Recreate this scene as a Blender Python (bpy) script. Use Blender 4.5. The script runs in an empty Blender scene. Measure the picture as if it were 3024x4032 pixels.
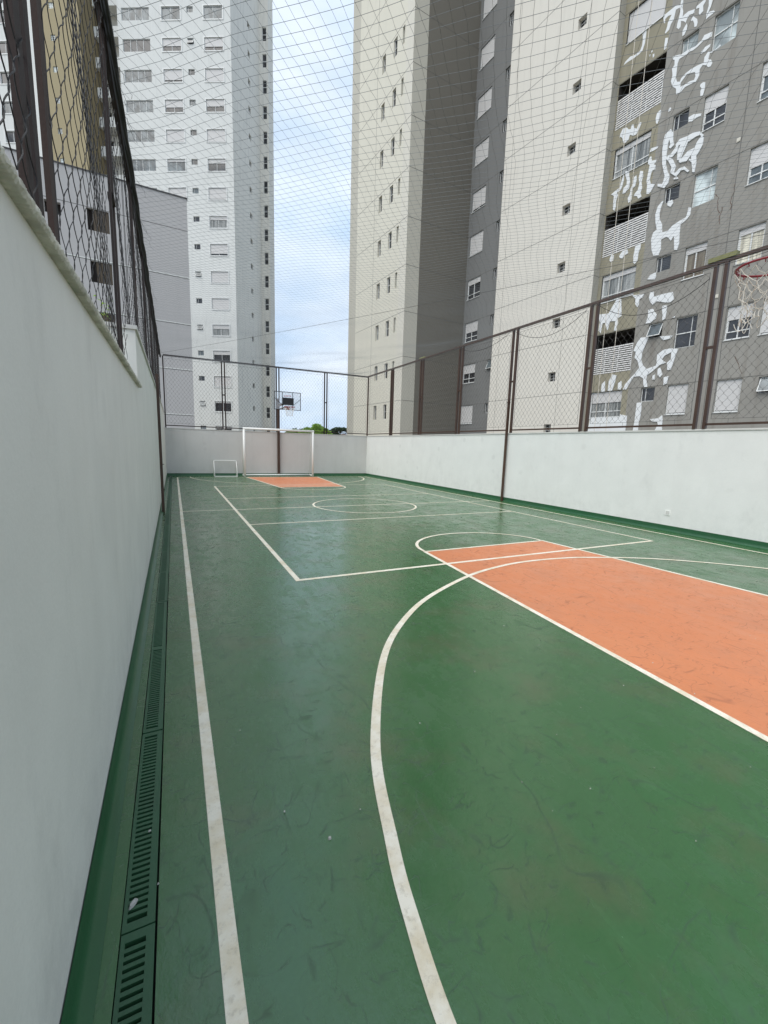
import bpy, bmesh, math, random
from mathutils import Vector, Matrix
random.seed(7)
SC = bpy.context.scene
COL = SC.collection

# ------------------------------------------------------------------ camera
R_ = (0.8946447471, -0.4457108, 0.0306)
CAMDATA = bpy.data.cameras.new('camera')
CAM = bpy.data.objects.new('camera', CAMDATA); COL.objects.link(CAM)
yaw, pit, rol = 0.45908145988750687, -0.15282369007010785, 0.031012984654422524
cy, sy = math.cos(yaw), math.sin(yaw); cp, sp = math.cos(pit), math.sin(pit)
fw = Vector((sy*cp, cy*cp, sp)); rt = Vector((cy, -sy, 0)); up = rt.cross(fw)
r2 = rt*math.cos(rol) + up*math.sin(rol); u2 = -rt*math.sin(rol) + up*math.cos(rol)
M = Matrix.Identity(4)
for i in range(3):
    M[i][0] = r2[i]; M[i][1] = u2[i]; M[i][2] = -fw[i]
M[0][3], M[1][3], M[2][3] = 0.0, 0.0, 1.575
CAM.matrix_world = M
CAMDATA.sensor_fit = 'VERTICAL'; CAMDATA.sensor_height = 36.0; CAMDATA.lens = 14.9502
CAMDATA.clip_start = 0.02; CAMDATA.clip_end = 6000
SC.camera = CAM

# ------------------------------------------------------------------ world, sun, exposure
SUN_AZ, SUN_EL = math.radians(248), math.radians(56)
W = bpy.data.worlds.new('World'); SC.world = W; W.use_nodes = True
nt = W.node_tree; nt.nodes.clear()
out = nt.nodes.new('ShaderNodeOutputWorld'); bg = nt.nodes.new('ShaderNodeBackground')
sky = nt.nodes.new('ShaderNodeTexSky'); sky.sky_type = 'NISHITA'; sky.sun_disc = False
sky.sun_elevation = SUN_EL; sky.sun_rotation = SUN_AZ; sky.air_density = 1.0; sky.dust_density = 1.5
tc = nt.nodes.new('ShaderNodeTexCoord'); mp = nt.nodes.new('ShaderNodeMapping')
mp.inputs['Scale'].default_value = (1.0, 1.0, 2.4); mp.inputs['Location'].default_value = (0.35, 0.1, 0.2)
nz = nt.nodes.new('ShaderNodeTexNoise'); nz.inputs['Scale'].default_value = 2.6; nz.inputs['Detail'].default_value = 7; nz.inputs['Roughness'].default_value = 0.52
cr = nt.nodes.new('ShaderNodeValToRGB'); cr.color_ramp.elements[0].position = 0.36; cr.color_ramp.elements[0].color = (0.8, 0.8, 0.8, 1)
cr.color_ramp.elements[1].position = 0.62; cr.color_ramp.elements[1].color = (1, 1, 1, 1)
nz2 = nt.nodes.new('ShaderNodeTexNoise'); nz2.inputs['Scale'].default_value = 5.0; nz2.inputs['Detail'].default_value = 6
cc = nt.nodes.new('ShaderNodeValToRGB')
cc.color_ramp.elements[0].position = 0.3; cc.color_ramp.elements[0].color = (4.5, 5.8, 7.5, 1)
cc.color_ramp.elements[1].position = 0.72; cc.color_ramp.elements[1].color = (6.5, 7.2, 8.05, 1)
mx = nt.nodes.new('ShaderNodeMix'); mx.data_type = 'RGBA'
nt.links.new(tc.outputs['Generated'], mp.inputs['Vector'])
nt.links.new(mp.outputs[0], nz.inputs['Vector']); nt.links.new(mp.outputs[0], nz2.inputs['Vector'])
nt.links.new(nz.outputs['Fac'], cr.inputs[0]); nt.links.new(nz2.outputs['Fac'], cc.inputs[0])
nt.links.new(cr.outputs[0], mx.inputs['Factor']); nt.links.new(sky.outputs[0], mx.inputs['A']); nt.links.new(cc.outputs[0], mx.inputs['B'])
nt.links.new(mx.outputs['Result'], bg.inputs['Color']); bg.inputs['Strength'].default_value = 0.078
nt.links.new(bg.outputs[0], out.inputs['Surface'])
SD = bpy.data.lights.new('sun', 'SUN'); SUN = bpy.data.objects.new('sun', SD); COL.objects.link(SUN)
SD.energy = 1.5; SD.angle = math.radians(60); SD.color = (1.0, 0.95, 0.87)
sdir = Vector((math.sin(SUN_AZ)*math.cos(SUN_EL), math.cos(SUN_AZ)*math.cos(SUN_EL), math.sin(SUN_EL)))
SUN.rotation_euler = sdir.to_track_quat('Z', 'Y').to_euler()
SC.view_settings.view_transform = 'Standard'; SC.view_settings.look = 'None'
SC.view_settings.exposure = 0.90; SC.view_settings.gamma = 1.0

# ------------------------------------------------------------------ helpers
def tag(o, label=None, cat=None, group=None, kind=None):
    if label: o['label'] = label
    if cat: o['category'] = cat
    if group: o['group'] = group
    if kind: o['kind'] = kind
    return o

class MB:
    def __init__(s): s.v = []; s.f = []; s.m = []
    def quad(s, a, b, c, d, mi=0):
        n = len(s.v); s.v += [tuple(a), tuple(b), tuple(c), tuple(d)]; s.f.append((n, n+1, n+2, n+3)); s.m.append(mi)
    def poly(s, pts, mi=0):
        n = len(s.v); s.v += [tuple(p) for p in pts]; s.f.append(tuple(range(n, n+len(pts)))); s.m.append(mi)
    def box(s, x0, x1, y0, y1, z0, z1, mi=0):
        n = len(s.v)
        s.v += [(x0,y0,z0),(x1,y0,z0),(x1,y1,z0),(x0,y1,z0),(x0,y0,z1),(x1,y0,z1),(x1,y1,z1),(x0,y1,z1)]
        for f in ((0,3,2,1),(4,5,6,7),(0,1,5,4),(1,2,6,5),(2,3,7,6),(3,0,4,7)):
            s.f.append(tuple(n+i for i in f)); s.m.append(mi)
    def tube(s, pts, r, sides=4, caps=True, mi=0, closed=False):
        pts = [Vector(p) for p in pts]; n0 = len(s.v); k = len(pts)
        prev = None
        for i, p in enumerate(pts):
            if closed: t = pts[(i+1) % k] - pts[i-1]
            else: t = pts[min(i+1, k-1)] - pts[max(i-1, 0)]
            if t.length < 1e-9: t = Vector((0, 0, 1))
            t.normalize()
            if prev is None:
                a = Vector((0, 0, 1)) if abs(t.z) < .9 else Vector((1, 0, 0))
                prev = t.cross(a).normalized()
            else:
                prev = (prev - t*prev.dot(t))
                prev = prev.normalized() if prev.length > 1e-6 else t.orthogonal().normalized()
            b = t.cross(prev); rr = r[i] if isinstance(r, (list, tuple)) else r
            for j in range(sides):
                an = 2*math.pi*j/sides + math.pi/4
                q = p + (prev*math.cos(an) + b*math.sin(an))*rr
                s.v.append((q.x, q.y, q.z))
        rng = k if closed else k-1
        for i in range(rng):
            i2 = (i+1) % k
            for j in range(sides):
                j2 = (j+1) % sides
                s.f.append((n0+i*sides+j, n0+i*sides+j2, n0+i2*sides+j2, n0+i2*sides+j)); s.m.append(mi)
        if caps and not closed:
            s.f.append(tuple(n0+j for j in range(sides))[::-1]); s.m.append(mi)
            s.f.append(tuple(n0+(k-1)*sides+j for j in range(sides))); s.m.append(mi)
    def mesh(s, name, mats):
        me = bpy.data.meshes.new(name); me.from_pydata(s.v, [], s.f)
        if not isinstance(mats, (list, tuple)): mats = [mats]
        for m in mats: me.materials.append(m)
        if len(mats) > 1: me.polygons.foreach_set('material_index', s.m)
        me.update(); return me
    def build(s, name, mats, parent=None, smooth=False):
        me = s.mesh(name, mats); o = bpy.data.objects.new(name, me); COL.objects.link(o)
        if smooth: me.polygons.foreach_set('use_smooth', [True]*len(me.polygons))
        if parent: o.parent = parent
        return o

def empty(name, loc=(0, 0, 0)):
    o = bpy.data.objects.new(name, None); o.location = loc; COL.objects.link(o); o.empty_display_size = 0.2; return o

def local(parent_loc, mb):
    mb.v = [(x-parent_loc[0], y-parent_loc[1], z-parent_loc[2]) for x, y, z in mb.v]; return mb

# ------------------------------------------------------------------ materials
def newmat(name):
    m = bpy.data.materials.new(name); m.use_nodes = True
    n = m.node_tree; b = n.nodes['Principled BSDF']; return m, n, b
def L(n, a, b): n.links.new(a, b)
def node(n, t, **k):
    x = n.nodes.new(t)
    for a, v in k.items(): setattr(x, a, v)
    return x
def pos(n, scale=(1, 1, 1)):
    g = node(n, 'ShaderNodeNewGeometry'); m = node(n, 'ShaderNodeMapping'); m.inputs['Scale'].default_value = scale
    L(n, g.outputs['Position'], m.inputs['Vector']); return m.outputs[0]
def noise(n, vec, scale, detail=4, rough=.55, dist=0):
    x = node(n, 'ShaderNodeTexNoise'); x.inputs['Scale'].default_value = scale; x.inputs['Detail'].default_value = detail
    x.inputs['Roughness'].default_value = rough; x.inputs['Distortion'].default_value = dist
    L(n, vec, x.inputs['Vector']); return x.outputs['Fac']
def ramp(n, fac, p0, p1, c0=(0, 0, 0, 1), c1=(1, 1, 1, 1)):
    x = node(n, 'ShaderNodeValToRGB'); e = x.color_ramp.elements
    e[0].position = p0; e[1].position = p1; e[0].color = c0; e[1].color = c1; L(n, fac, x.inputs[0]); return x.outputs[0]
def mixc(n, fac, a, b, mode='MIX'):
    x = node(n, 'ShaderNodeMix', data_type='RGBA', blend_type=mode)
    if isinstance(fac, float): x.inputs['Factor'].default_value = fac
    else: L(n, fac, x.inputs['Factor'])
    for nm, v in (('A', a), ('B', b)):
        if isinstance(v, tuple): x.inputs[nm].default_value = (v[0], v[1], v[2], 1)
        else: L(n, v, x.inputs[nm])
    return x.outputs['Result']
def mth(n, op, a, b=None, clamp=False):
    x = node(n, 'ShaderNodeMath', operation=op, use_clamp=clamp)
    for i, v in enumerate((a, b)):
        if v is None: continue
        if isinstance(v, (int, float)): x.inputs[i].default_value = v
        else: L(n, v, x.inputs[i])
    return x.outputs[0]
def bump(n, b, h, strength=.3, dist=.01):
    x = node(n, 'ShaderNodeBump'); x.inputs['Strength'].default_value = strength; x.inputs['Distance'].default_value = dist
    L(n, h, x.inputs['Height']); L(n, x.outputs[0], b.inputs['Normal'])

def plain(name, col, rough=.6, metal=0., spec=.5):
    m, n, b = newmat(name); b.inputs['Base Color'].default_value = (*col, 1); b.inputs['Roughness'].default_value = rough
    b.inputs['Metallic'].default_value = metal; b.inputs['Specular IOR Level'].default_value = spec; return m
def paint(name, col, rough=.75, var=.08, dirt=.12, dirtcol=None, grain=.25, gscale=55, streak=.5, blot=.45, marks=0.):
    m, n, b = newmat(name)
    p = pos(n); ps = pos(n, (2.2, 2.2, .22))
    big = noise(n, p, blot, 5); st = noise(n, ps, 1.6, 6, .6); fine = noise(n, p, gscale, 3)
    dc = dirtcol or tuple(c*.62 for c in col)
    c1 = mixc(n, ramp(n, big, .3, .7), tuple(c*(1-var) for c in col), tuple(min(1, c*(1+var)) for c in col))
    f = mth(n, 'MULTIPLY', ramp(n, st, .5, .85), dirt/.5*streak)
    c2 = mixc(n, f, c1, dc)
    c3 = mixc(n, mth(n, 'MULTIPLY', ramp(n, fine, .42, .6), grain*.3), c2, tuple(c*.75 for c in col))
    if marks:
        # round ball marks, soft smears and a grubby band near the floor
        vo = node(n, 'ShaderNodeTexVoronoi'); vo.inputs['Scale'].default_value = 1.5; L(n, p, vo.inputs['Vector'])
        dd = mth(n, 'ADD', vo.outputs['Distance'], mth(n, 'MULTIPLY', mth(n, 'SUBTRACT', noise(n, p, 7, 3), .5), .12))
        sp = ramp(n, dd, .07, .15, (1, 1, 1, 1), (0, 0, 0, 1)); sx = node(n, 'ShaderNodeSeparateColor'); L(n, vo.outputs['Color'], sx.inputs[0])
        sp = mth(n, 'MULTIPLY', sp, ramp(n, sx.outputs[0], .35, .95))
        sm = ramp(n, noise(n, pos(n, (1.2, .9, .45)), 2.6, 6, .7), .56, .80)
        gz_ = node(n, 'ShaderNodeSeparateXYZ'); L(n, p, gz_.inputs[0])
        low = mth(n, 'MULTIPLY', ramp(n, gz_.outputs['Z'], .12, .75, (1, 1, 1, 1), (0, 0, 0, 1)), ramp(n, noise(n, p, 5, 6, .7), .42, .7))
        tot = mth(n, 'ADD', mth(n, 'ADD', mth(n, 'MULTIPLY', sp, .55), mth(n, 'MULTIPLY', sm, .55)), mth(n, 'MULTIPLY', low, .5), True)
        c3 = mixc(n, mth(n, 'MULTIPLY', tot, marks), c3, tuple(c*.62 for c in col))
        bump(n, b, mth(n, 'ADD', mth(n, 'MULTIPLY', noise(n, p, 6, 4), 1.2), mth(n, 'MULTIPLY', fine, .3)), .35, .006)
    else: bump(n, b, fine, .25, .004)
    L(n, c3, b.inputs['Base Color']); b.inputs['Roughness'].default_value = rough
    return m

M_ = {}
def court_mat(name, base, alt, worn, scuffcol, scuff=.55, gloss=.3):
    m, n, b = newmat(name)
    p = pos(n)
    big = noise(n, p, .35, 5, .6); mid = noise(n, p, 1.7, 6, .62); fine = noise(n, p, 60, 4, .6)
    c = mixc(n, ramp(n, big, .35, .65), base, alt)
    c = mixc(n, mth(n, 'MULTIPLY', ramp(n, mid, .5, .78), .75), c, worn)
    # curved scuff marks left by shoes and balls
    facs = []
    for k, (s, w, sc, rot) in enumerate(((1.9, .008, (1, .55, 1), .5), (3.7, .010, (.5, 1, 1), -.8), (6.0, .012, (1, .4, 1), 1.2), (9, .016, (.45, 1, 1), .3), (8, .013, (1, .5, 1), 2.3), (5, .010, (.6, 1, 1), 1.9))):
        g = node(n, 'ShaderNodeNewGeometry'); mpn = node(n, 'ShaderNodeMapping'); mpn.inputs['Scale'].default_value = sc
        mpn.inputs['Rotation'].default_value = (0, 0, rot); mpn.inputs['Location'].default_value = (k*3.1, k*1.7, 0)
        L(n, g.outputs['Position'], mpn.inputs['Vector'])
        q = noise(n, mpn.outputs[0], s, 2, .45, .4)
        d = mth(n, 'ABSOLUTE', mth(n, 'SUBTRACT', q, .5))
        line = mth(n, 'SUBTRACT', 1.0, mth(n, 'DIVIDE', d, w), True)
        mask = ramp(n, noise(n, mpn.outputs[0], s*1.9, 3), .50, .62)
        facs.append(mth(n, 'MULTIPLY', line, mask))
    f = facs[0]
    for g2 in facs[1:]: f = mth(n, 'MAXIMUM', f, g2)
    c = mixc(n, mth(n, 'MULTIPLY', f, scuff), c, scuffcol)
    # pale dust scratches
    g = node(n, 'ShaderNodeNewGeometry'); mpn = node(n, 'ShaderNodeMapping'); mpn.inputs['Scale'].default_value = (3.2, .5, 1); mpn.inputs['Rotation'].default_value = (0, 0, .65)
    L(n, g.outputs['Position'], mpn.inputs['Vector'])
    du = ramp(n, noise(n, mpn.outputs[0], 2.4, 8, .72), .6, .82)
    c = mixc(n, mth(n, 'MULTIPLY', du, .22), c, tuple(min(1, x*2.2+.05) for x in base))
    c = mixc(n, mth(n, 'MULTIPLY', ramp(n, fine, .4, .65), .16), c, tuple(x*.6 for x in base))
    L(n, c, b.inputs['Base Color'])
    ro = mth(n, 'ADD', mth(n, 'ADD', mth(n, 'MULTIPLY', ramp(n, noise(n, p, 2.3, 7, .7), .35, .7), .20), mth(n, 'MULTIPLY', ramp(n, noise(n, pos(n, (1, .35, 1)), 9, 6, .7), .45, .7), .16)), gloss-.03)
    ro = mth(n, 'ADD', ro, mth(n, 'MULTIPLY', f, .18))
    L(n, ro, b.inputs['Roughness']); b.inputs['Specular IOR Level'].default_value = .85
    h = mth(n, 'ADD', mth(n, 'MULTIPLY', noise(n, p, 14, 5, .6), 1.0), mth(n, 'MULTIPLY', noise(n, p, 90, 3), .25))
    bump(n, b, h, .34, .0045)
    return m
M_['green'] = court_mat('green_court_paint', (.042, .134, .045), (.052, .128, .049), (.105, .110, .060), (.018, .047, .026), .55, .15)
M_['orange'] = court_mat('orange_court_paint', (.62, .205, .080), (.66, .23, .095), (.52, .20, .10), (.26, .08, .04), .60, .34)
def line_mat():
    m, n, b = newmat('white_line_paint'); p = pos(n)
    a = noise(n, p, 5, 6, .7); f = noise(n, p, 30, 6, .75)
    c = mixc(n, ramp(n, a, .42, .72), (.84, .79, .67), (.66, .56, .38))
    c = mixc(n, mth(n, 'MULTIPLY', ramp(n, f, .52, .70), .55), c, (.36, .31, .22))
    L(n, c, b.inputs['Base Color']); b.inputs['Roughness'].default_value = .55; bump(n, b, f, .3, .003); return m
M_['line'] = line_mat()
M_['wall'] = paint('white_wall_paint', (.76, .765, .735), .8, .03, .12, (.55, .52, .48), .25, 70, .5, 2.2, marks=.55)
M_['wall_shade'] = paint('shaded_wall_render', (.74, .735, .69), .6, .05, .16, (.50, .46, .40), .25, 80, .5, 1.6, marks=.72)  # left wall's copy of the wall paint, shade put into the colour
M_['wall_far'] = paint('shaded_end_wall_render', (.60, .59, .565), .85, .05, .2, (.34, .32, .29), .4, 60, .5, .8, marks=.4)  # base colour darkened for the shade at the enclosed end
M_['skirt'] = paint('dark_green_skirting', (.016, .090, .034), .4, .12, .4, (.05, .09, .05), .3, 40, .8, 1.2)
M_['coping'] = paint('pale_coping', (.62, .61, .58), .8, .08, .4, None, .5, 60, .6, 1.5)
M_['stone'] = paint('mossy_stone_coping', (.60, .58, .50), .95, .25, .7, (.20, .20, .14), 1.2, 70, .8, 9)
M_['brown'] = paint('brown_steel_paint', (.060, .031, .019), .42, .2, .35, (.12, .06, .03), .4, 90, .8, 3)
M_['brown_dark'] = paint('dark_rusted_steel', (.016, .007, .006), .75, .2, .4, (.07, .03, .015), .4, 90, .8, 3)
M_['wire'] = plain('galvanised_wire', (.11, .105, .10), .5, .6)
M_['wire_dark'] = plain('dark_weathered_wire', (.014, .013, .013), .7)
M_['cord'] = plain('grey_net_cord', (.14, .155, .165), .8)
M_['black'] = plain('black_rubber_cable', (.012, .012, .013), .7)
M_['whitesteel'] = paint('white_steel_paint', (.84, .84, .81), .35, .03, .12, (.4, .35, .28), .2, 60, .6, 2)
M_['red'] = plain('red_steel_paint', (.24, .018, .028), .45)
M_['string'] = plain('white_net_string', (.68, .63, .55), .85)
M_['frame'] = plain('white_window_frame', (.70, .71, .70), .4)
M_['channel'] = plain('dark_drain_channel', (.008, .012, .01), .9)
M_['darkin'] = plain('dark_interior', (.018, .013, .011), .9)
M_['grit'] = plain('pale_grit', (.62, .60, .55), .8)
M_['stonebit'] = paint('grey_rubble', (.45, .44, .41), .9, .2, .5, None, .6, 200)
M_['wood'] = paint('mossy_wood', (.20, .20, .09), .9, .3, .6, (.08, .08, .04), .8, 60)
def glassmat(name, col, rough=.06):
    m, n, b = newmat(name); p = pos(n, (1, 1, .7))
    c = mixc(n, ramp(n, noise(n, p, 1.3, 3), .38, .62), tuple(x*.45 for x in col), tuple(x*1.3 for x in col))
    L(n, c, b.inputs['Base Color']); b.inputs['Roughness'].default_value = rough; b.inputs['Specular IOR Level'].default_value = .6; return m
M_['glass'] = glassmat('dark_window_glass', (.035, .036, .040))
M_['glass_grey'] = glassmat('grey_window_glass', (.13, .155, .165), .12)
M_['glass_pale'] = glassmat('pale_window_glass', (.52, .58, .58), .12)  # pale pane colour, for blinds and light curtains behind the glass
M_['glass_board'] = plain('clear_backboard_sheet', (.66, .68, .72), .2)
def slatmat(name, col, pitch, depth=.35):
    m, n, b = newmat(name); g = node(n, 'ShaderNodeNewGeometry'); s = node(n, 'ShaderNodeSeparateXYZ'); L(n, g.outputs['Position'], s.inputs[0])
    fr = mth(n, 'FRACT', mth(n, 'DIVIDE', s.outputs['Z'], pitch))
    k = ramp(n, fr, .06, .2)
    L(n, mixc(n, k, tuple(c*(1-depth) for c in col), col), b.inputs['Base Color']); b.inputs['Roughness'].default_value = .5
    bump(n, b, k, .4, .01); return m
M_['shutter'] = slatmat('white_roller_shutter', (.62, .61, .60), .055, .16)
M_['brown_shutter'] = slatmat('brown_louvre_shutter', (.075, .052, .027), .075, .75)
def curtainmat(name, c0, c1):
    m, n, b = newmat(name); p = pos(n, (9, 9, .3)); f = noise(n, p, 1.5, 2)
    L(n, mixc(n, ramp(n, f, .4, .62), c0, c1), b.inputs['Base Color']); b.inputs['Roughness'].default_value = .35; return m
M_['curtain'] = curtainmat('pale_curtain', (.12, .13, .13), (.38, .39, .38))
M_['curtain_tan'] = curtainmat('tan_curtain', (.13, .10, .07), (.22, .19, .14))
M_['curtain_warm'] = curtainmat('cream_curtain', (.45, .42, .34), (.75, .71, .58))
# facades
M_['cream'] = paint('cream_render', (.66, .635, .545), .85, .03, .18, None, .25, 26, .6, .08)
M_['cream_pale'] = paint('pale_blue_white_render', (.65, .625, .55), .85, .03, .15, None, .2, 26, .6, .08)
M_['strip'] = paint('grey_cream_render', (.50, .48, .415), .85, .03, .15, None, .2, 26, .6, .08)
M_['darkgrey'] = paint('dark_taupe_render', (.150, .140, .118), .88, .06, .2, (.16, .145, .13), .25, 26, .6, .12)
M_['midgrey'] = paint('blue_grey_render', (.185, .187, .183), .88, .05, .2, None, .25, 26, .6, .12)
M_['whiteface'] = paint('off_white_render', (.685, .655, .59), .85, .03, .22, None, .3, 26, .6, .06)
M_['brownface'] = paint('warm_grey_render', (.285, .275, .250), .88, .06, .4, (.16, .135, .11), .3, 26, .9, .35)
M_['olive'] = paint('olive_render', (.29, .268, .20), .88, .05, .3, (.15, .14, .09), .3, 26, .7, .3)
M_['return'] = paint('grey_beige_return_render', (.40, .385, .335), .88, .05, .2, None, .25, 26, .7, .3)
M_['joint'] = plain('facade_joint', (.12, .118, .11), .9)
M_['patch'] = plain('white_repair_filler', (.74, .76, .77), .85)
M_['twhite'] = paint('white_tower_render', (.70, .71, .69), .85, .04, .34, (.50, .52, .50), .15, 18, .8, .07)
M_['tbright'] = paint('brightened_tower_render', (.79, .765, .70), .85, .04, .3, (.38, .38, .36), .15, 18, .9, .07)  # side turned from the sun; base colour lightened to offset that shade
M_['beige'] = paint('mustard_beige_render', (.36, .305, .185), .85, .03, .15, None, .2, 18, .6, .06)
M_['beige_shaded'] = paint('shaded_beige_render', (.23, .185, .105), .85, .05, .15, None, .2, 18, .6, .1)  # darker copy of the beige, the side face's shade put into the colour
M_['lilac'] = paint('lilac_grey_render', (.49, .48, .48), .85, .03, .15, (.33, .32, .34), .2, 26, .6, .1)
M_['roofline'] = plain('dark_metal_flashing', (.06, .06, .065), .6)
M_['ground'] = paint('bare_ground', (.16, .15, .12), .95, .2, .4, None, .5, 3, .3, .05)

# ================================================================== THE SETTING
XL, XR, YN, YF = -0.315, 9.22, -0.62, 20.97
def rect(mb, x0, x1, y0, y1, z, n=1):
    mb.quad((x0, y0, z), (x1, y0, z), (x1, y1, z), (x0, y1, z))
g = MB(); rect(g, -2500, 2500, -2500, 2500, -0.12)
tag(g.build('ground', M_['ground']), kind='structure')
g = MB(); g.box(-0.110, XR, YN, YF, -.1, 0.0)
g.box(XL, -0.2165, YN, YF, -.1, 0.0)
tag(g.build('court_floor', M_['green']), kind='structure')
CX, CY = 4.558, 10.395
def key(mb, sgn, z):
    y = lambda v: v if sgn > 0 else 2*CY - v
    pts = [(2.92, y(.58), z), (6.26, y(.58), z), (5.84, y(5.43), z), (3.393, y(5.43), z)]
    mb.poly(pts if sgn > 0 else pts[::-1])
g = MB(); key(g, 1, .0009); key(g, -1, .0009)
tag(g.build('court_key', M_['orange']), kind='structure')
def seg(mb, a, b, w, z):
    a = Vector(a); b = Vector(b); d = (b-a).normalized(); n = Vector((-d.y, d.x))*w/2
    mb.quad((a.x+n.x, a.y+n.y, z), (a.x-n.x, a.y-n.y, z), (b.x-n.x, b.y-n.y, z), (b.x+n.x, b.y+n.y, z))
def arc(mb, c, rx, ry, a0, a1, w, z, n=72):
    P = []
    for i in range(n+1):
        a = math.radians(a0+(a1-a0)*i/n); P.append(((c[0]+(rx-w/2)*math.cos(a), c[1]+(ry-w/2)*math.sin(a), z), (c[0]+(rx+w/2)*math.cos(a), c[1]+(ry+w/2)*math.sin(a), z)))
    for i in range(n):
        (a1_, b1_), (a2_, b2_) = P[i], P[i+1]
        if a1 > a0: mb.quad(a1_, b1_, b2_, a2_)
        else: mb.quad(b1_, a1_, a2_, b2_)
g = MB(); w = .056; xs, xe = .094, 8.816
seg(g, (xs, YN+.3), (xs, 20.2), w, .0016); seg(g, (xe, YN+.3), (xe, 20.2), .05, .0016)
seg(g, (xs+w/2, 20.175), (xe-.025, 20.175), .05, .0016)
seg(g, (xs+w/2, CY), (xe-.025, CY), .05, .0016)
v0, v1, y1, y2 = 1.2415, 7.874, 4.719, 16.04
seg(g, (v0, y1-.03), (v0, y2+.03), .06, .0022); seg(g, (v1, y1-.03), (v1, y2+.03), .05, .0022)
for y in (y1, y2): seg(g, (v0+.03, y), (v1-.025, y), .06 if y == y1 else .05, .0022)
for y in (8.39, 12.5): seg(g, (v0+.03, y), (v1-.025, y), .05, .0022)
for s in (1, -1):
    Yk = lambda v: v if s > 0 else 2*CY-v
    seg(g, (2.92, Yk(.605)), (3.393, Yk(5.43)), .055, .0028); seg(g, (6.26, Yk(.605)), (5.84, Yk(5.43)), .055, .0028)
    seg(g, (3.425, Yk(5.41)), (5.81, Yk(5.41)), .05, .0031)
    a0, a1 = (0, 180) if s > 0 else (0, -180)
    K = [(.600, .30), (.602, .52), (.614, .755), (.652, .99), (.722, 1.29), (.915, 1.87), (1.375, 2.70), (1.84, 3.24), (2.40, 3.69), (3.25, 4.14), (3.85, 4.33), (4.40, 4.415), (5.03, 4.39), (5.65, 4.25), (6.63, 3.79), (7.60, 2.92), (8.20, 1.90), (8.46, .99), (8.50, .45)]
    cur = []
    for i in range(len(K)-1):
        a, b, c, d = [Vector(K[max(0, min(len(K)-1, i+q))]) for q in (-1, 0, 1, 2)]
        for u in range(10):
            t = u/10; cur.append(.5*((2*b)+(c-a)*t+(2*a-5*b+4*c-d)*t*t+(3*b-a-3*c+d)*t**3))
    cur.append(Vector(K[-1])); cur = [v if s > 0 else Vector((v.x, 2*CY-v.y)) for v in cur]; ed = []
    for i, v in enumerate(cur):
        t = (cur[min(i+1, len(cur)-1)]-cur[max(i-1, 0)]).normalized(); n = Vector((-t.y, t.x))*.027; ed.append((v+n, v-n))
    for (a, b), (c, d) in zip(ed, ed[1:]):
        q = [a, b, d, c]; g.quad(*[(p.x, p.y, .0036) for p in (q if s > 0 else q[::-1])])
    arc(g, (4.617, Yk(5.44)), 1.215, 1.0, a0, a1, .05, .0041, 60)
arc(g, (CX, CY), 1.37, 1.37, 0, 360, .05, .0041, 96)
tag(g.build('court_markings', M_['line']), kind='structure')

# ------------------------------------------------------------------ boundary walls
def skirt_profile(mb, f, t0, t1):
    # f(t, d, z): d = distance into the court
    P = [(.004, .125), (.008, .06), (.014, .03), (.03, .012), (.055, .0025)]
    for (d0, z0), (d1, z1) in zip(P, P[1:]): mb.quad(f(t0, d0, z0), f(t1, d0, z0), f(t1, d1, z1), f(t0, d1, z1))
def fix(o):
    bm = bmesh.new(); bm.from_mesh(o.data); bmesh.ops.remove_doubles(bm, verts=bm.verts, dist=1e-5)
    bmesh.ops.recalc_face_normals(bm, faces=bm.faces); bm.to_mesh(o.data); bm.free()
    if o.name.startswith('skirting'): o.data.polygons.foreach_set('use_smooth', [True]*len(o.data.polygons))
    return o

rw = MB(); rw.box(XR, XR+.24, YN, YF+.24, -.1, 2.065)
RW = tag(rw.build('boundary_wall', M_['wall']), 'long bright white wall on the right of the court below the brown mesh fence', 'wall')
c = MB(); c.box(XR-.02, XR+.26, YN, YF+.26, 2.066, 2.098); c.build('coping', M_['coping'], RW)
s_ = MB(); skirt_profile(s_, lambda t, d, z: (XR-d, t, z), YN, YF); fix(s_.build('skirting', M_['skirt'], RW))
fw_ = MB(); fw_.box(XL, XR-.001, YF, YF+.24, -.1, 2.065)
FW = tag(fw_.build('boundary_wall', M_['wall_far']), 'shaded end wall behind the big goal at the far end of the court', 'wall')
c = MB(); c.box(XL+.001, XR-.021, YF-.02, YF+.26, 2.066, 2.094); c.build('coping', M_['coping'], FW)
s_ = MB(); skirt_profile(s_, lambda t, d, z: (t, YF-d, z), XL, XR); fix(s_.build('skirting', M_['skirt'], FW))
lw = MB(); lw.box(XL-.26, XL, YN, 5.36, -.1, 2.115)
LW = tag(lw.build('boundary_wall', M_['wall_shade']), 'near left wall with a rough mossy stone coping sloping up the picture', 'wall')
# rough stone coping, displaced grid
c = MB(); n = 1100; prof = [(-.29, .0), (-.29, .035), (-.15, .044), (0.0, .042), (.022, .034), (.034, .020), (.034, .008), (.028, 0.0)]
rows = []
for i in range(n+1):
    y = YN + (5.40-YN)*i/n; rows.append([(XL+px+random.uniform(-.0028, .0028), y, 2.116+pz+random.uniform(-.0032, .0032)) for px, pz in prof])
for i in range(n):
    for j in range(len(prof)-1): c.quad(rows[i][j], rows[i+1][j], rows[i+1][j+1], rows[i][j+1])
    c.quad(rows[i][-1], rows[i+1][-1], rows[i+1][0], rows[i][0])
c.poly(rows[-1]); fix(c.build('coping', M_['stone'], LW))
s_ = MB(); skirt_profile(s_, lambda t, d, z: (XL+d, t, z), YN, 5.36); fix(s_.build('skirting', M_['skirt'], LW))
lw = MB(); lw.box(XL-.26, XL-.0005, 5.361, YF+.24, -.1, 2.70)
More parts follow.
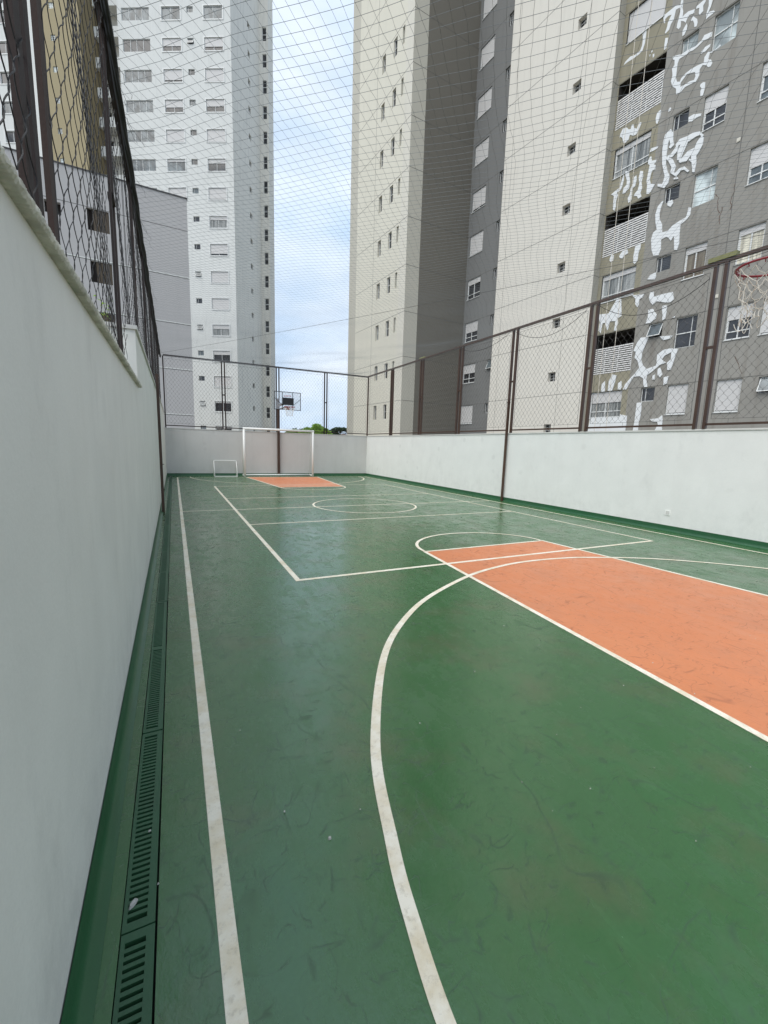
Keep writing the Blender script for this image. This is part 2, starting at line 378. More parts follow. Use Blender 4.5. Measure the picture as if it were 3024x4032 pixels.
LT = tag(lw.build('boundary_wall', M_['wall_shade']), 'taller far part of the left wall stepping up behind the mossy coping', 'wall')
c = MB(); c.box(XL-.28, XL+.02, 5.34, YF+.20, 2.701, 2.74); c.build('coping', M_['coping'], LT)
s_ = MB(); skirt_profile(s_, lambda t, d, z: (XL+d, t, z), 5.36, YF); fix(s_.build('skirting', M_['skirt'], LT))
# ------------------------------------------------------------------ drain along the left wall
ch = MB(); ch.box(-.2165, -.110, YN, YF, -.099, -.06)
tag(ch.build('drain_channel', M_['channel']), 'dark drain channel sunk in the floor along the left wall', 'drain')
def grate_mesh():
    m = MB(); L_ = 1.045; t = -.018
    m.box(-.0465, -.034, 0, L_, t, .0025); m.box(.0245, .0495, 0, L_, t, .0025)
    m.box(-.034, .0245, 0, .028, t, .0024); m.box(-.034, .0245, L_-.028, L_, t, .0024)
    k = 42; p = (L_-.056)/k
    for i in range(k-1):
        y = .028+p*(i+1); m.box(-.034, .0245, y-.0062, y+.0062, t, .0022)
    return m.mesh('drain_grate', M_['grate'])
M_['grate'] = paint('green_painted_grate', (.030, .100, .046), .45, .2, .4, (.03, .04, .03), .4, 60)
gm = grate_mesh(); ORD = 'nearest green,second,third,fourth,fifth,sixth,seventh,eighth,ninth,tenth,eleventh,twelfth,thirteenth,fourteenth,fifteenth,sixteenth,seventeenth,eighteenth,farthest green'.split(',')
for k in range(-1, 18):
    o = bpy.data.objects.new('drain_grate', gm); COL.objects.link(o); o.location = (-.166+random.uniform(-.0015, .0015), 1.376+1.053*k+random.uniform(-.002, .002), random.uniform(-.002, .001)); o.rotation_euler = (0, 0, random.uniform(-.0015, .0015))
    tag(o, ORD[k+1]+' slotted drain grate from the camera in the row along the left wall', 'drain grate', 'drain grates along the left wall')

# ------------------------------------------------------------------ fences
def chain(mb, f, ta, tb, za, zb, r, cw=.147, ch=.19, curvy=False, wob=0., seed=0):
    rnd = random.Random(seed); hw = cw/2; n = max(1, int(round((tb-ta)/hw))); hw = (tb-ta)/n; kk = int(round((zb-za)/(ch/2))); dz = (zb-za)/kk
    def nd(t, z):
        if not wob: return t, z, 0
        return (t+wob*.6*math.sin(z*3.1+t*2.3+seed)+wob*.4*math.sin(z*7.7+t*5+1+seed), z+wob*math.sin(t*2.9+z*1.3+seed), wob*1.2*math.sin(t*2.1+z*1.7+seed))
    for i in range(n):
        pts = []
        for k in range(kk+1):
            side = (k+i) % 2; t = ta+(i+side)*hw; z = za+k*dz; s = 1 if side else -1
            if curvy:
                for q in range(6 if k < kk else 1):
                    u = q/6; nxt = -s*hw; tt = t+(nxt*(.5-.5*math.cos(math.pi*u)) if k < kk else 0); a, b_, c_ = nd(tt, z+u*dz)
                    pts.append(f(a, -.006*math.sin(math.pi*u)*s+c_, b_))
            else:
                a, b_, c_ = nd(t+.012*s, z); pts.append(f(a, .003*s+c_, b_))
        mb.tube(pts, r, 4 if curvy else 3, caps=False)
def posts_and_panels(root, f, centres, *a_, pm='brown', **k_):
    global PM; PM = M_[pm]; return _pp(root, f, centres, *a_, **k_)
def _pp(root, f, centres, gap, t0, t1, ztop, zrail, zbase, ztie, pw=.03, wr=.0024, wmat='wire', curvy_until=None, xd=1., single_end=None, wob=0., railbox=True):
    for c0 in centres:
        for sgn in (-1, 1):
            m = MB(); a = c0+sgn*gap/2
            P = [f(a-pw, -pw*xd, zbase), f(a+pw, pw*xd, ztop)]
            x0, x1 = sorted((P[0][0], P[1][0])); y0, y1 = sorted((P[0][1], P[1][1])); m.box(x0, x1, y0, y1, zbase, ztop-.001)
            m.build('post', PM, root)
        m = MB(); P = [f(c0-gap/2+pw, -pw*.7, 0), f(c0+gap/2-pw, pw*.7, 0)]
        x0, x1 = sorted((P[0][0], P[1][0])); y0, y1 = sorted((P[0][1], P[1][1])); m.box(x0, x1, y0, y1, ztie-.025, ztie+.025); m.build('tie', PM, root)
    m = MB(); P = [f(t0, -.034, 0), f(t1, .034, 0)]; x0, x1 = sorted((P[0][0], P[1][0])); y0, y1 = sorted((P[0][1], P[1][1]))
    m.box(x0, x1, y0, y1, ztop, ztop+.055); m.build('top_rail', PM, root)
    edges = [t0]+[v for c0 in centres for v in (c0-gap/2-pw, c0+gap/2+pw)]+[t1]
    if single_end is not None: edges[0] = single_end+pw
    for i in range(0, len(edges), 2):
        a, b = edges[i], edges[i+1]
        if b-a < .3: continue
        m = MB(); P = [f(a, -.018, 0), f(b, .018, 0)]; x0, x1 = sorted((P[0][0], P[1][0])); y0, y1 = sorted((P[0][1], P[1][1]))
        m.box(x0, x1, y0, y1, zrail-.02, zrail+.02); m.build('bottom_rail', PM, root)
        a2, b2 = a+.07, b-.07; za, zb = zrail+.10, ztop-.10
        m = MB(); cv = curvy_until is not None and a < curvy_until
        chain(m, f, a2, b2, za, zb, wr if not cv else .0024, cw=.165 if cv else .147, ch=.235 if cv else .19, curvy=cv, wob=wob if cv or wob < .02 else wob*.6, seed=i)
        # tension wires round the mesh and the short hooks to the frame
        for t in (a2, b2): m.tube([f(t+random.uniform(-.006, .006), 0, za+(zb-za)*q/24) for q in range(25)], wr*1.35, 4, False)
        for z in (za, zb): m.tube([f(a2, 0, z), f((a2+b2)/2, 0, z-.006), f(b2, 0, z)], wr*1.3, 4, False)
        for q in range(4):
            t = a2+(b2-a2)*(q+.5)/4; m.tube([f(t, 0, za), f(t, 0, zrail)], wr, 3, False); m.tube([f(t, 0, zb), f(t, 0, ztop)], wr, 3, False)
        for q in range(3):
            z = za+(zb-za)*(q+.6)/3; m.tube([f(a2, 0, z), f(a, 0, z)], wr, 3, False); m.tube([f(b2, 0, z), f(b, 0, z)], wr, 3, False)
        m.build('wire_mesh', M_[wmat], root)
ZT = 5.10
RF = tag(empty('wire_fence'), 'long brown framed chain link fence standing on the bright right wall', 'fence')
fr = lambda t, w, z: (XR+w, t, z)
posts_and_panels(RF, fr, [4.90+2.66*k for k in range(-2, 6)], .175, YN, YF, ZT, 2.185, 2.0985, 3.62, wr=.003)
FF = tag(empty('wire_fence'), 'brown framed chain link fence on the far end wall behind the goal', 'fence')
ff = lambda t, w, z: (t, YF+.10+w, z)
posts_and_panels(FF, ff, [2.125, 4.56, 6.95], .125, -.26, XR+.02, ZT, 2.20, 2.0945, 3.66, pw=.026, wr=.0036, single_end=-.30, pm='brown_dark')
m = MB(); m.box(-.30, -.25, YF+.076, YF+.124, 2.0945, ZT-.001); m.build('post', M_['brown_dark'], FF)
m = MB(); m.box(XR+.02, XR+.075, YF+.07, YF+.13, 2.0985, ZT+.06); m.build('post', M_['brown'], FF)
XLF = -.415
LF = tag(empty('wire_fence'), 'rusty dark chain link fence along the top of the left wall close to the camera', 'fence')
fl = lambda t, w, z: (XLF+w, t, z)
posts_and_panels(LF, fl, [2.24, 4.90], .225, YN, 6.2, ZT, 2.24, 2.176, 3.7, pw=.034, wr=.0025, wmat='wire_dark', curvy_until=6, wob=.022, pm='brown_dark', xd=.3)
m = MB(); m.box(XLF-.012, XLF+.012, 1.95, 2.03, 2.176, ZT-.001); m.build('post', M_['brown_dark'], LF)
LF2 = LF
def left_rest():
    cs = [7.56+2.66*k for k in range(5)]
    posts_and_panels(LF, fl, cs, .17, 6.2, YF, ZT, 2.84, 2.741, 3.9, pw=.030, wr=.0026, wmat='wire_dark', curvy_until=11, wob=.02, pm='brown_dark', xd=.5)
left_rest()

# loose cables sagging across the right fence
def sag(p0, p1, s, n=24): 
    p0 = Vector(p0); p1 = Vector(p1)
    return [tuple(p0.lerp(p1, i/n)+Vector((0, 0, -s*4*(i/n)*(1-i/n)))) for i in range(n+1)]
for (a, b, s, lab) in (((9.12, 7.42, 5.04), (9.12, 5.02, 4.86), .42, 'thin black cable sagging between the second and third post pairs of the right fence'),
                       ((9.12, 10.12, 5.0), (9.12, 7.7, 5.0), .36, 'thin black cable sagging low across the middle bay of the right fence'),
                       ((9.12, 12.75, 4.98), (9.12, 10.4, 5.02), .22, 'thin black cable hanging slightly slack across the dark facade bay of the right fence')):
    m = MB(); m.tube(sag(a, b, s), .006, 5); tag(m.build('loose_cable', M_['black']), lab, 'cable')
# steel poles standing against the walls
def pole(x, y, z1, lab):
    m = MB(); m.box(x-.028, x+.028, y-.028, y+.028, .0, z1)
    P = tag(m.build('steel_pole', M_['brown']), lab, 'pole')
    for z in (1.05, z1-.05, .5):
        q = MB(); q.box(x-.036, x+.036, y-.036, y+.036, z-.02, z+.02) if z > 2 else q.tube([(x+(.03 if x < 1 else -.03), y-.03, z), (x+(.05 if x < 1 else -.05), y-.06, z)], .008, 6)
        q.build('hook' if z < 2 else 'clamp', M_['brown'], P)
    return P
pole(9.148, 10.23, 3.05, 'tall brown steel pole standing against the bright right wall')
pole(-.258, 10.40, 2.93, 'tall brown steel pole standing in front of the left wall')
m = MB(); m.box(9.165, 9.275, 4.66, 5.12, ZT+.0555, ZT+.135)
tag(m.build('wooden_block', M_['wood']), 'mossy wooden block lying on the top rail of the right fence near the red hoop', 'wood block')
m = MB(); m.box(9.18, 9.26, 15.35, 15.75, ZT+.0555, ZT+.10)
tag(m.build('wooden_block', M_['wood']), 'small pale wooden block lying on the far part of the right fence rail', 'wood block')
m = MB(); m.box(9.209, 9.2195, 5.215, 5.325, .335, .445); O = tag(m.build('outlet_cover', M_['whitesteel']), 'small square white outlet cover low on the bright right wall', 'outlet')
m = MB(); m.box(9.206, 9.2089, 5.235, 5.305, .355, .425); m.build('cover_plate', M_['coping'], O)

# ------------------------------------------------------------------ overhead net
def hz(x, y):
    u = (x-XLF)/(XR-XLF); v = (y-YN)/(YF-YN)
    s = 4*u*(1-u)*.10 + .03*math.sin(x*1.3+y*.9)+.022*math.sin(x*.7-y*1.9+1)+.012*math.sin(x*3.3+y*2.7)
    e = min(1, min(u, 1-u)*8)*min(1, min(v, 1-v)*16)
    return 5.055 - s*e - .01
def hxy(x, y):
    return (x+.035*math.sin(y*1.15+x*.6)+.018*math.sin(y*3.1+x*1.9), y+.05*math.sin(x*1.4+y*.35)+.02*math.sin(x*4.1+2))
N = MB(); cell = .1065; d = cell/math.sqrt(2); NX = int((XR-XLF-.06)/d); NY = int((YF-YN-.02)/d)
x0, y0 = XLF+.03, YN+.01
def npt(i, j):
    x = x0+i*d; y = y0+j*d; e = min(1, min(i, NX-i)/6, min(j, NY-j)/6); q = hxy(x, y); x2 = x+(q[0]-x)*e; y2 = y+(q[1]-y)*e
    rnd = math.sin(i*12.9898+j*78.233)*43758.5453; rr = (rnd-math.floor(rnd)-.5)*.012
    return (x2+rr, y2-rr*.7, hz(x, y)+rr*.3)
def net_lines(step):
    for st in range(-(NX+NY), NX+NY+1):
        if st % 2: continue
        pts = []
        for i in range(0, NX+1):
            j = st+i if step > 0 else st-i
            if 0 <= j <= NY: pts.append(npt(i, j))
        if len(pts) > 1: N.tube(pts, .0013 if step > 0 else .0017, 3, False)
net_lines(1); net_lines(-1)
NET = tag(N.build('overhead_net', M_['cord']), 'fine square mesh safety net stretched flat over the whole court', 'net')
b_ = MB()
for a, c_ in (((XLF+.03, YN), (XLF+.03, YF)), ((XR-.03, YN), (XR-.03, YF)), ((XLF, YF-.03), (XR, YF-.03))):
    n = 60; b_.tube([(a[0]+(c_[0]-a[0])*i/n, a[1]+(c_[1]-a[1])*i/n, 5.05+.012*math.sin(i*1.7)) for i in range(n+1)], .004, 5)
b_.build('edge_rope', M_['black'], NET)
b_ = MB(); n = 150
for k in range(3):
    b_.tube([(XLF+.055+.016*math.sin(i*.31+k*2.1), YN+(YF-YN)*i/n, 5.045+.014*math.cos(i*.37+k*2.1)-.03*abs(math.sin(i*math.pi/20))) for i in range(n+1)], .016+.003*k, 6)
b_.build('gathered_edge', M_['black'], NET)
b_ = MB(); b_.tube(sag((XLF, 20.3, 5.04), (XR, 2.3, 5.04), .10, 40), .004, 5); b_.build('support_cable', M_['wire'], NET)
rnd = random.Random(5)
for k in range(14):
    b_ = MB(); y = rnd.uniform(2.5, 12); x = XLF+.08; pts = [(x, y, 5.02)]
    for q in range(5): pts.append((pts[-1][0]+rnd.uniform(-.01, .05), pts[-1][1]+rnd.uniform(-.05, .05), pts[-1][2]-rnd.uniform(.02, .07)))
    b_.tube(pts, .0018, 4); b_.build('loose_end', M_['black'], NET)

# ------------------------------------------------------------------ goals
def bend(pts, r=.06, n=5):
    out = [pts[0]]
    for i in range(1, len(pts)-1):
        p = Vector(pts[i]); a = (Vector(pts[i-1])-p); b = (Vector(pts[i+1])-p); rr = min(r, a.length*.45, b.length*.45)
        A = p+a.normalized()*rr; B = p+b.normalized()*rr
        for k in range(n+1):
            t = k/n; out.append(tuple(A*(1-t)**2+p*2*t*(1-t)+B*t*t))
    out.append(pts[-1]); return out
G = tag(empty('goal', (4.48, 20.35, 0)), 'large white tubular football goal standing at the far end wall', 'goal')
def gp(name, pts, r, mat='whitesteel', s=12, root=None):
    m = MB(); m.tube(pts, r, s); rt_ = root or G; local(rt_.location, m); return m.build(name, M_[mat], rt_, True)
gx0, gx1, gy, gb, gz = 2.875, 6.085, 20.35, 20.86, 2.19
gp('post', [(gx0, gy, 0), (gx0, gy, gz+.04)], .05); gp('post', [(gx1, gy, 0), (gx1, gy, gz+.04)], .05)
gp('crossbar', [(gx0-.05, gy, gz), (gx1+.05, gy, gz)], .052)
gp('back_bar', [(gx0, gb, .055), (gx1, gb, .055)], .04)
for x in (gx0, gx1):
    gp('side_bar', [(x, gy+.04, .05), (x, gb, .055)], .04)
    gp('stay', bend([(x, gy+.03, gz), (x, gy+.35, gz-.05), (x, gb, .09)], .15), .016, s=8)
G2 = tag(empty('goal', (2.05, 20.5, 0)), 'small white toy goal on the floor left of the large goal', 'goal')
gp('frame', bend([(1.60, 20.80, .0), (1.60, 20.80, .715), (2.57, 20.80, .715), (2.57, 20.80, .0)], .06), .019, s=8, root=G2)
gp('base_bar', bend([(1.60, 20.80, .02), (1.60, 20.40, .02), (2.57, 20.40, .02), (2.57, 20.80, .02)], .04), .017, s=8, root=G2)
for x in (1.60, 2.57): gp('stay', [(x, 20.79, .70), (x+.0, 20.42, .02)], .016, s=8, root=G2)

# ------------------------------------------------------------------ basketball hoops
def text_mesh(name, body, size, mat, parent, mw, extrude=.001):
    cu = bpy.data.curves.new(name, 'FONT'); cu.body = body; cu.size = size; cu.extrude = extrude; cu.align_x = 'CENTER'; cu.align_y = 'CENTER'; cu.resolution_u = 2
    t = bpy.data.objects.new(name+'_tmp', cu); COL.objects.link(t)
    bpy.context.view_layer.update()
    me = bpy.data.meshes.new_from_object(t.evaluated_get(bpy.context.evaluated_depsgraph_get()))
    bpy.data.objects.remove(t); bpy.data.curves.remove(cu)
    me.name = name; me.materials.clear(); me.materials.append(mat); me.transform(mw)
    o = bpy.data.objects.new(name, me); COL.objects.link(o); o.parent = parent; return o
def hoop(cx, yb, zr, sg, ypole, lab, netlen, ragged):
    # sg: direction from board to rim along y
    H = tag(empty('basketball_hoop', (cx, ypole, 0)), lab, 'hoop'); loc = H.location
    def part(name, m, mat, smooth=False, parent=H):
        local(loc, m); return m.build(name, mat, parent, smooth)
    zb0, zb1 = zr-.11, zr+.66; w = .585; y = yb; out = sg
    m = MB(); m.box(cx-.055, cx+.055, min(ypole-.05, ypole+.05), ypole+.05, 0, 3.62)
    part('pole', m, M_['brown'])
    m = MB(); ya, yc = sorted((ypole-sg*-.05, yb-sg*.03))
    m.box(cx-.04, cx+.04, ya, yc, 3.30, 3.38)
    m.box(cx-.03, cx+.03, ya, yc, 3.14, 3.19); part('arm', m, M_['brown'])
    y0_, y1_ = y-.008, y+.008
    m = MB(); m.box(cx-w+.02, cx+w-.02, y-.003, y+.003, zb0+.02, zb1-.02); BD = part('backboard', m, M_['board'])
    m = MB()
    m.box(cx-w, cx+w, y0_-.006, y1_+.006, zb1-.022, zb1); m.box(cx-w, cx+w, y0_-.006, y1_+.006, zb0, zb0+.022)
    m.box(cx-w, cx-w+.022, y0_-.005, y1_+.005, zb0+.022, zb1-.022); m.box(cx+w-.022, cx+w, y0_-.005, y1_+.005, zb0+.022, zb1-.022)
    for x in (cx-.225, cx+.225): m.box(x-.010, x+.010, y0_-.004, y1_+.004, zb0+.022, zb1-.022)
    for s in (-1, 1):
        m.tube([(cx+s*(w-.01), y+sg*.012, zb0+.50), (cx+s*.24, y+sg*.012, zb0+.20)], .011, 4)
    part('board_frame', m, M_['black'])
    m = MB(); a, b = sorted((y+sg*.014, y+sg*.10)); m.box(cx-.245, cx+.245, a, b, zr+.10, zr+.40); part('centre_pad', m, M_['pad'])
    rot = Matrix.Translation((0, yb-loc[1]+sg*.012, zr+.475)) @ Matrix.Rotation(math.pi/2, 4, 'X')
    if sg > 0: rot = Matrix.Translation((0, yb-loc[1]+sg*.012, zr+.475)) @ Matrix.Rotation(math.pi, 4, 'Z') @ Matrix.Rotation(math.pi/2, 4, 'X')
    text_mesh('lettering', 'KIPSTA', .105, M_['redletter'], H, rot)
    ry = yb+sg*.345; R = .225
    m = MB(); m.tube([(cx+R*math.cos(2*math.pi*i/48), ry+R*math.sin(2*math.pi*i/48), zr) for i in range(48)], .0095, 8, closed=True)
    a, b = sorted((yb+sg*.014, yb+sg*.115)); m.box(cx-.06, cx+.06, a, b, zr-.09, zr+.005)
    for s in (-1, 1): m.tube([(cx+s*.05, yb+sg*.10, zr-.08), (cx+s*.15, yb+sg*.25, zr-.012)], .007, 6)
    RM = part('rim', m, M_['red'], False)
    m = MB()
    for i in range(12):
        an = 2*math.pi*(i+.5)/12; x_, yy_ = cx+R*math.cos(an), ry+R*math.sin(an)
        m.tube([(x_, yy_, zr-.005), (x_-.012*math.cos(an), yy_-.012*math.sin(an), zr-.025), (x_, yy_, zr-.03)], .004, 5)
    local((0, 0, 0), m); local(loc, m); m.build('hook', M_['red'], RM)
    rnd = random.Random(11); m = MB(); lv = 6
    P = {}
    for k in range(lv+1):
        rr = R*(1-.46*(k/lv)**.7) ; z = zr-.028-netlen*(k/lv)
        for i in range(24):
            if (i+k) % 2: continue
            an = 2*math.pi*i/24
            j = ragged*(k/lv+.25); P[(k, i)] = (cx+rr*math.cos(an)+rnd.uniform(-j, j), ry+rr*math.sin(an)+rnd.uniform(-j, j), z+rnd.uniform(-j, j))
    for (k, i), p in P.items():
        for di in (-1, 1):
            q = P.get((k+1, (i+di) % 24))
            if q is None or (ragged > .02 and k > 2 and rnd.random() < .28): continue
            mid = ((p[0]+q[0])/2+rnd.uniform(-ragged, ragged)*.5, (p[1]+q[1])/2+rnd.uniform(-ragged, ragged)*.5, (p[2]+q[2])/2-ragged*.4)
            m.tube([p, mid, q], .0032, 5, False)
    for i in range(5 if ragged > .02 else 0):
        p = Vector(rnd.choice([P[q] for q in P if q[0] in (4, 5, 6)])); q = p+Vector((rnd.uniform(-.07, .07), rnd.uniform(-.07, .07), 0)); c_ = (p+q)/2-Vector((0, 0, rnd.uniform(.1, .2)))
        m.tube([tuple(p*(1-t)**2+c_*2*t*(1-t)+q*t*t) for t in [u/8 for u in range(9)]], .003, 5, False)
    part('net', m, M_['string'])
    return H
M_['board'] = plain('clear_acrylic_board', (.62, .66, .72), .15); 
_b = M_['board'].node_tree.nodes['Principled BSDF']; _b.inputs['Transmission Weight'].default_value = .0; _b.inputs['Alpha'].default_value = .22
M_['pad'] = plain('black_pad', (.012, .012, .014), .45); M_['redletter'] = plain('red_letter_paint', (.42, .05, .05), .5)
hoop(4.55, 19.05, 3.135, -1, 20.90, 'basketball hoop with a clear board above the big goal at the far end', .36, .012)
hoop(4.57, 1.71, 3.175, 1, -.48, 'near basketball hoop, red rim and ragged white net at the upper right', .42, .028)

# ================================================================== BUILDINGS
V2 = lambda a, b: Vector((a, b, 0))
def face(name, parent, P, dr, s0, s1, z0, z1, holes, mat, revmat=None):
    """wall sheet along dr (to the right seen from outside) with recessed openings: holes = (sa, sb, za, zb, depth, back)"""
    inn = Vector((-dr.y, dr.x, 0)); mb = MB()
    def p(s, z, d=0): q = P+dr*s+inn*d; return (q.x, q.y, z)
    hs = [h for h in holes if h[0] < s1-.001 and h[1] > s0+.001 and h[3] <= z1]
    hs = [(max(h[0], s0), min(h[1], s1), *h[2:]) for h in hs]
    S = sorted({s0, s1, *[h[0] for h in hs], *[h[1] for h in hs]}); Z = sorted({z0, z1, *[h[2] for h in hs], *[h[3] for h in hs]})
    for j in range(len(Z)-1):
        run = None
        for i in range(len(S)-1):
            sc = (S[i]+S[i+1])/2; zc = (Z[j]+Z[j+1])/2
            solid = not any(h[0] < sc < h[1] and h[2] < zc < h[3] for h in hs)
            if solid and run is None: run = S[i]
            if run is not None and (not solid or i == len(S)-2):
                e = S[i] if not solid else S[i+1]
                mb.quad(p(run, Z[j]), p(e, Z[j]), p(e, Z[j+1]), p(run, Z[j+1])); run = None
    for (a, b, c, d, dep, back) in hs:
        mb.quad(p(a, c), p(a, c, dep), p(a, d, dep), p(a, d), 1); mb.quad(p(b, c, dep), p(b, c), p(b, d), p(b, d, dep), 1)
        mb.quad(p(a, d, dep), p(b, d, dep), p(b, d), p(a, d), 1); mb.quad(p(a, c), p(b, c), p(b, c, dep), p(a, c, dep), 1)
        if back: mb.quad(p(a, c, dep), p(b, c, dep), p(b, d, dep), p(a, d, dep), 2)
    return mb.build(name, [mat, revmat or mat, M_['darkin']], parent)
def joints(name, parent, P, dr, s0, s1, zs, h=.022, vs=(), z0=0, z1=40, mat='joint', pr=.004, vw=.02):
    inn = Vector((-dr.y, dr.x, 0)); mb = MB()
    def p(s, z, d=0): q = P+dr*s-inn*d; return (q.x, q.y, z)
    def bx(a, b, c, d):
        mb.quad(p(a, c, pr), p(b, c, pr), p(b, d, pr), p(a, d, pr)); mb.quad(p(a, d, pr), p(b, d, pr), p(b, d), p(a, d)); mb.quad(p(a, c), p(b, c), p(b, c, pr), p(a, c, pr))
        mb.quad(p(a, c), p(a, c, pr), p(a, d, pr), p(a, d)); mb.quad(p(b, c, pr), p(b, c), p(b, d), p(b, d, pr))
    for z in zs: bx(s0, s1, z+.003, z+.003+h)
    for v in vs: 
        zz = sorted([z for z in zs if z0 <= z <= z1])
        ed = [z0]+[q for z in zz for q in (z+.001, z+.004+h)]+[z1]
        for i in range(0, len(ed), 2):
            if ed[i+1]-ed[i] > .05: bx(v-vw/2, v+vw/2, ed[i], ed[i+1])
    return mb.build(name, M_[mat], parent)
WC = {}
def winmesh(kind, w, h, sh, dep, glass, cur):
    """local frame: x to the right, y into the wall, z up from the window's foot"""
    key_ = (kind, w, h, sh, dep, glass, cur)
    if key_ in WC: return WC[key_]
    F, G_, S_, C_ = MB(), MB(), MB(), MB(); y = dep-.07; e = .002
    def fr(a, b, c, d, y0=None, y1=None): F.box(a, b, (y if y0 is None else y0), (y+.05 if y1 is None else y1), c, d)
    t = .05 if kind in ('big', 'two') else .03 if kind != 'block' else .012
    if kind in ('four', 'two'): t = .05
    fr(e, t, e, h-e); fr(w-t, w-e, e, h-e); fr(t, w-t, h-t, h-e); fr(t, w-t, e, t)
    gz1 = h-t; yp = y+.035
    if kind == 'big':
        zs = h-t-sh*(h-2*t)
        if sh > .02:
            S_.box(t, w-t, y-.01, y+.02, zs, h-t-.001)
        if sh < .97:
            low = t+(h-2*t)*.22
            if zs > low+.1:
                fr(t, w-t, low-.02, low+.02, y+.001, y+.045); fr(w/2-.022, w/2+.022, low+.02, zs, y+.002, y+.044); fr(w/2-.02, w/2+.02, t, low-.02, y+.002, y+.044)
                fr(t, t+.03, low+.02, zs, y+.012, y+.04)
            else: fr(w/2-.022, w/2+.022, t, max(t+.01, zs), y+.002, y+.044)
        fr(-.01, w+.01, -.03, -.002, -.04, dep-.072)
    elif kind == 'two':
        fr(w/2-.02, w/2+.02, t, h-t, y+.002, y+.044)
        if sh > .02: zs = h-t-sh*(h-2*t); S_.box(t, w-t, y-.012, y+.0, zs, h-t-.001)
        for (a_, b_, c_, d_) in ((-.10, -.002, -.10, h+.10), (w+.002, w+.10, -.10, h+.10), (-.002, w+.002, -.10, -.002), (-.002, w+.002, h+.002, h+.10)): F.box(a_, b_, -.045, -.001, c_, d_)
    elif kind == 'four':
        for q in (.27, .5, .74): fr(w*q-.022, w*q+.022, t, h-t, y+.002, y+.044)
    elif kind == 'small':
        fr(w*.30-.012, w*.30+.012, t, h-t, y+.002, y+.044)
    elif kind == 'pane2':   # one mullion right, horizontal bar
        fr(t, w-t, h*.48-.02, h*.48+.02, y+.001, y+.045)
        fr(w*.72, w*.72+.02, t, h*.48-.02, y+.002, y+.044); fr(w*.72, w*.72+.02, h*.48+.02, h-t, y+.002, y+.044)
    elif kind == 'slit': fr(t, w-t, h*.52-.012, h*.52+.012, y+.001, y+.045)
    elif kind == 'dbl': fr(t, w-t, h*.5-.03, h*.5+.03, y+.001, y+.045)
    elif kind == 'block':
        for q in (.5,): fr(w*q-.007, w*q+.007, t, h-t, y+.001, y+.045)
        for q in (.34, .67):
            fr(t, w*.5-.007, h*q-.007, h*q+.007, y+.001, y+.045); fr(w*.5+.007, w-t, h*q-.007, h*q+.007, y+.001, y+.045)
    elif kind == 'tilt':
        # top hung sash pushed open at the foot
        a = math.radians(24); n0 = len(F.v)
        F.box(t, w-t, -.012, .012, -(h-t), -(h-t)+.03); F.box(t, t+.03, -.012, .012, -(h-t)+.03, 0); F.box(w-t-.03, w-t, -.012, .012, -(h-t)+.03, 0); F.box(t+.03, w-t-.03, -.012, .012, -.03, 0)
        n1 = len(F.v); m0 = len(S_.v); S_.box(t+.03, w-t-.03, -.006, .006, -(h-t)+.03, -.03); m1 = len(S_.v)
        def rotp(v): x, yy, zz = v; return (x, y-.0+yy*math.cos(a)+zz*math.sin(a), h-t+zz*math.cos(a)-yy*math.sin(a))
        F.v[n0:n1] = [rotp(v) for v in F.v[n0:n1]]; S_.v[m0:m1] = [rotp(v) for v in S_.v[m0:m1]]
    G_.quad((e, yp, e), (w-e, yp, e), (w-e, yp, h-e), (e, yp, h-e))
    if cur: C_.quad((t, yp-.004, t), (w-t, yp-.004, t), (w-t, yp-.004, h-t), (t, yp-.004, h-t))
    fm = F.mesh('window', M_['frame']); gmh = G_.mesh('pane', M_[glass])
    sm = S_.mesh('shutter', M_['shutter'] if kind != 'tilt' else M_['glass_grey']) if S_.f else None
    cm = C_.mesh('curtain', M_[cur]) if C_.f else None
    WC[key_] = (fm, gmh, sm, cm); return WC[key_]
def window(parent, P, dr, sa, sb, zt, h, kind='big', sh=0., dep=.14, glass='glass', cur=None):
    w = round(sb-sa, 3); fm, gmh, sm, cm = winmesh(kind, w, h, round(sh, 2), dep, glass, cur)
    o = bpy.data.objects.new('window', fm); COL.objects.link(o); o.parent = parent
    q = P+dr*sa; o.location = (q.x, q.y, zt-h); o.rotation_euler = (0, 0, math.atan2(dr.y, dr.x))
    for nm, me in (('pane', gmh), ('shutter' if kind != 'tilt' else 'open_sash', sm), ('curtain', cm)):
        if me: c = bpy.data.objects.new(nm, me); COL.objects.link(c); c.parent = o
    return (sa, sb, zt-h, zt, dep, False)
def at(P, dr, s): return P+dr*s
rw_ = random.Random(21)

# ---------------------------------------------- the tall stepped apartment block on the right
D1 = V2(-.0802, .9968); ND = -D1; D2 = V2(.9968, .0802)
P1, P2, P3, P4, P5g, P5, P6, P7 = V2(13.49, 33.55), V2(14.07, 26.38), V2(15.13, 26.47), V2(19.18, 26.79), V2(19.46, 23.40), V2(18.94, 23.13), V2(19.5, 16.27), V2(19.95, 16.31)
ZTOP = 47.0; LZ = lambda k: 4.73+2.876*k
BT = tag(empty('apartment_block', (16.5, 24, 0)), 'stepped apartment block on the right with cream, dark taupe, white and brown grey faces', 'apartment block')
BT.location = (0, 0, 0)
KS = range(-1, 15)
Lz = [LZ(k) for k in KS]
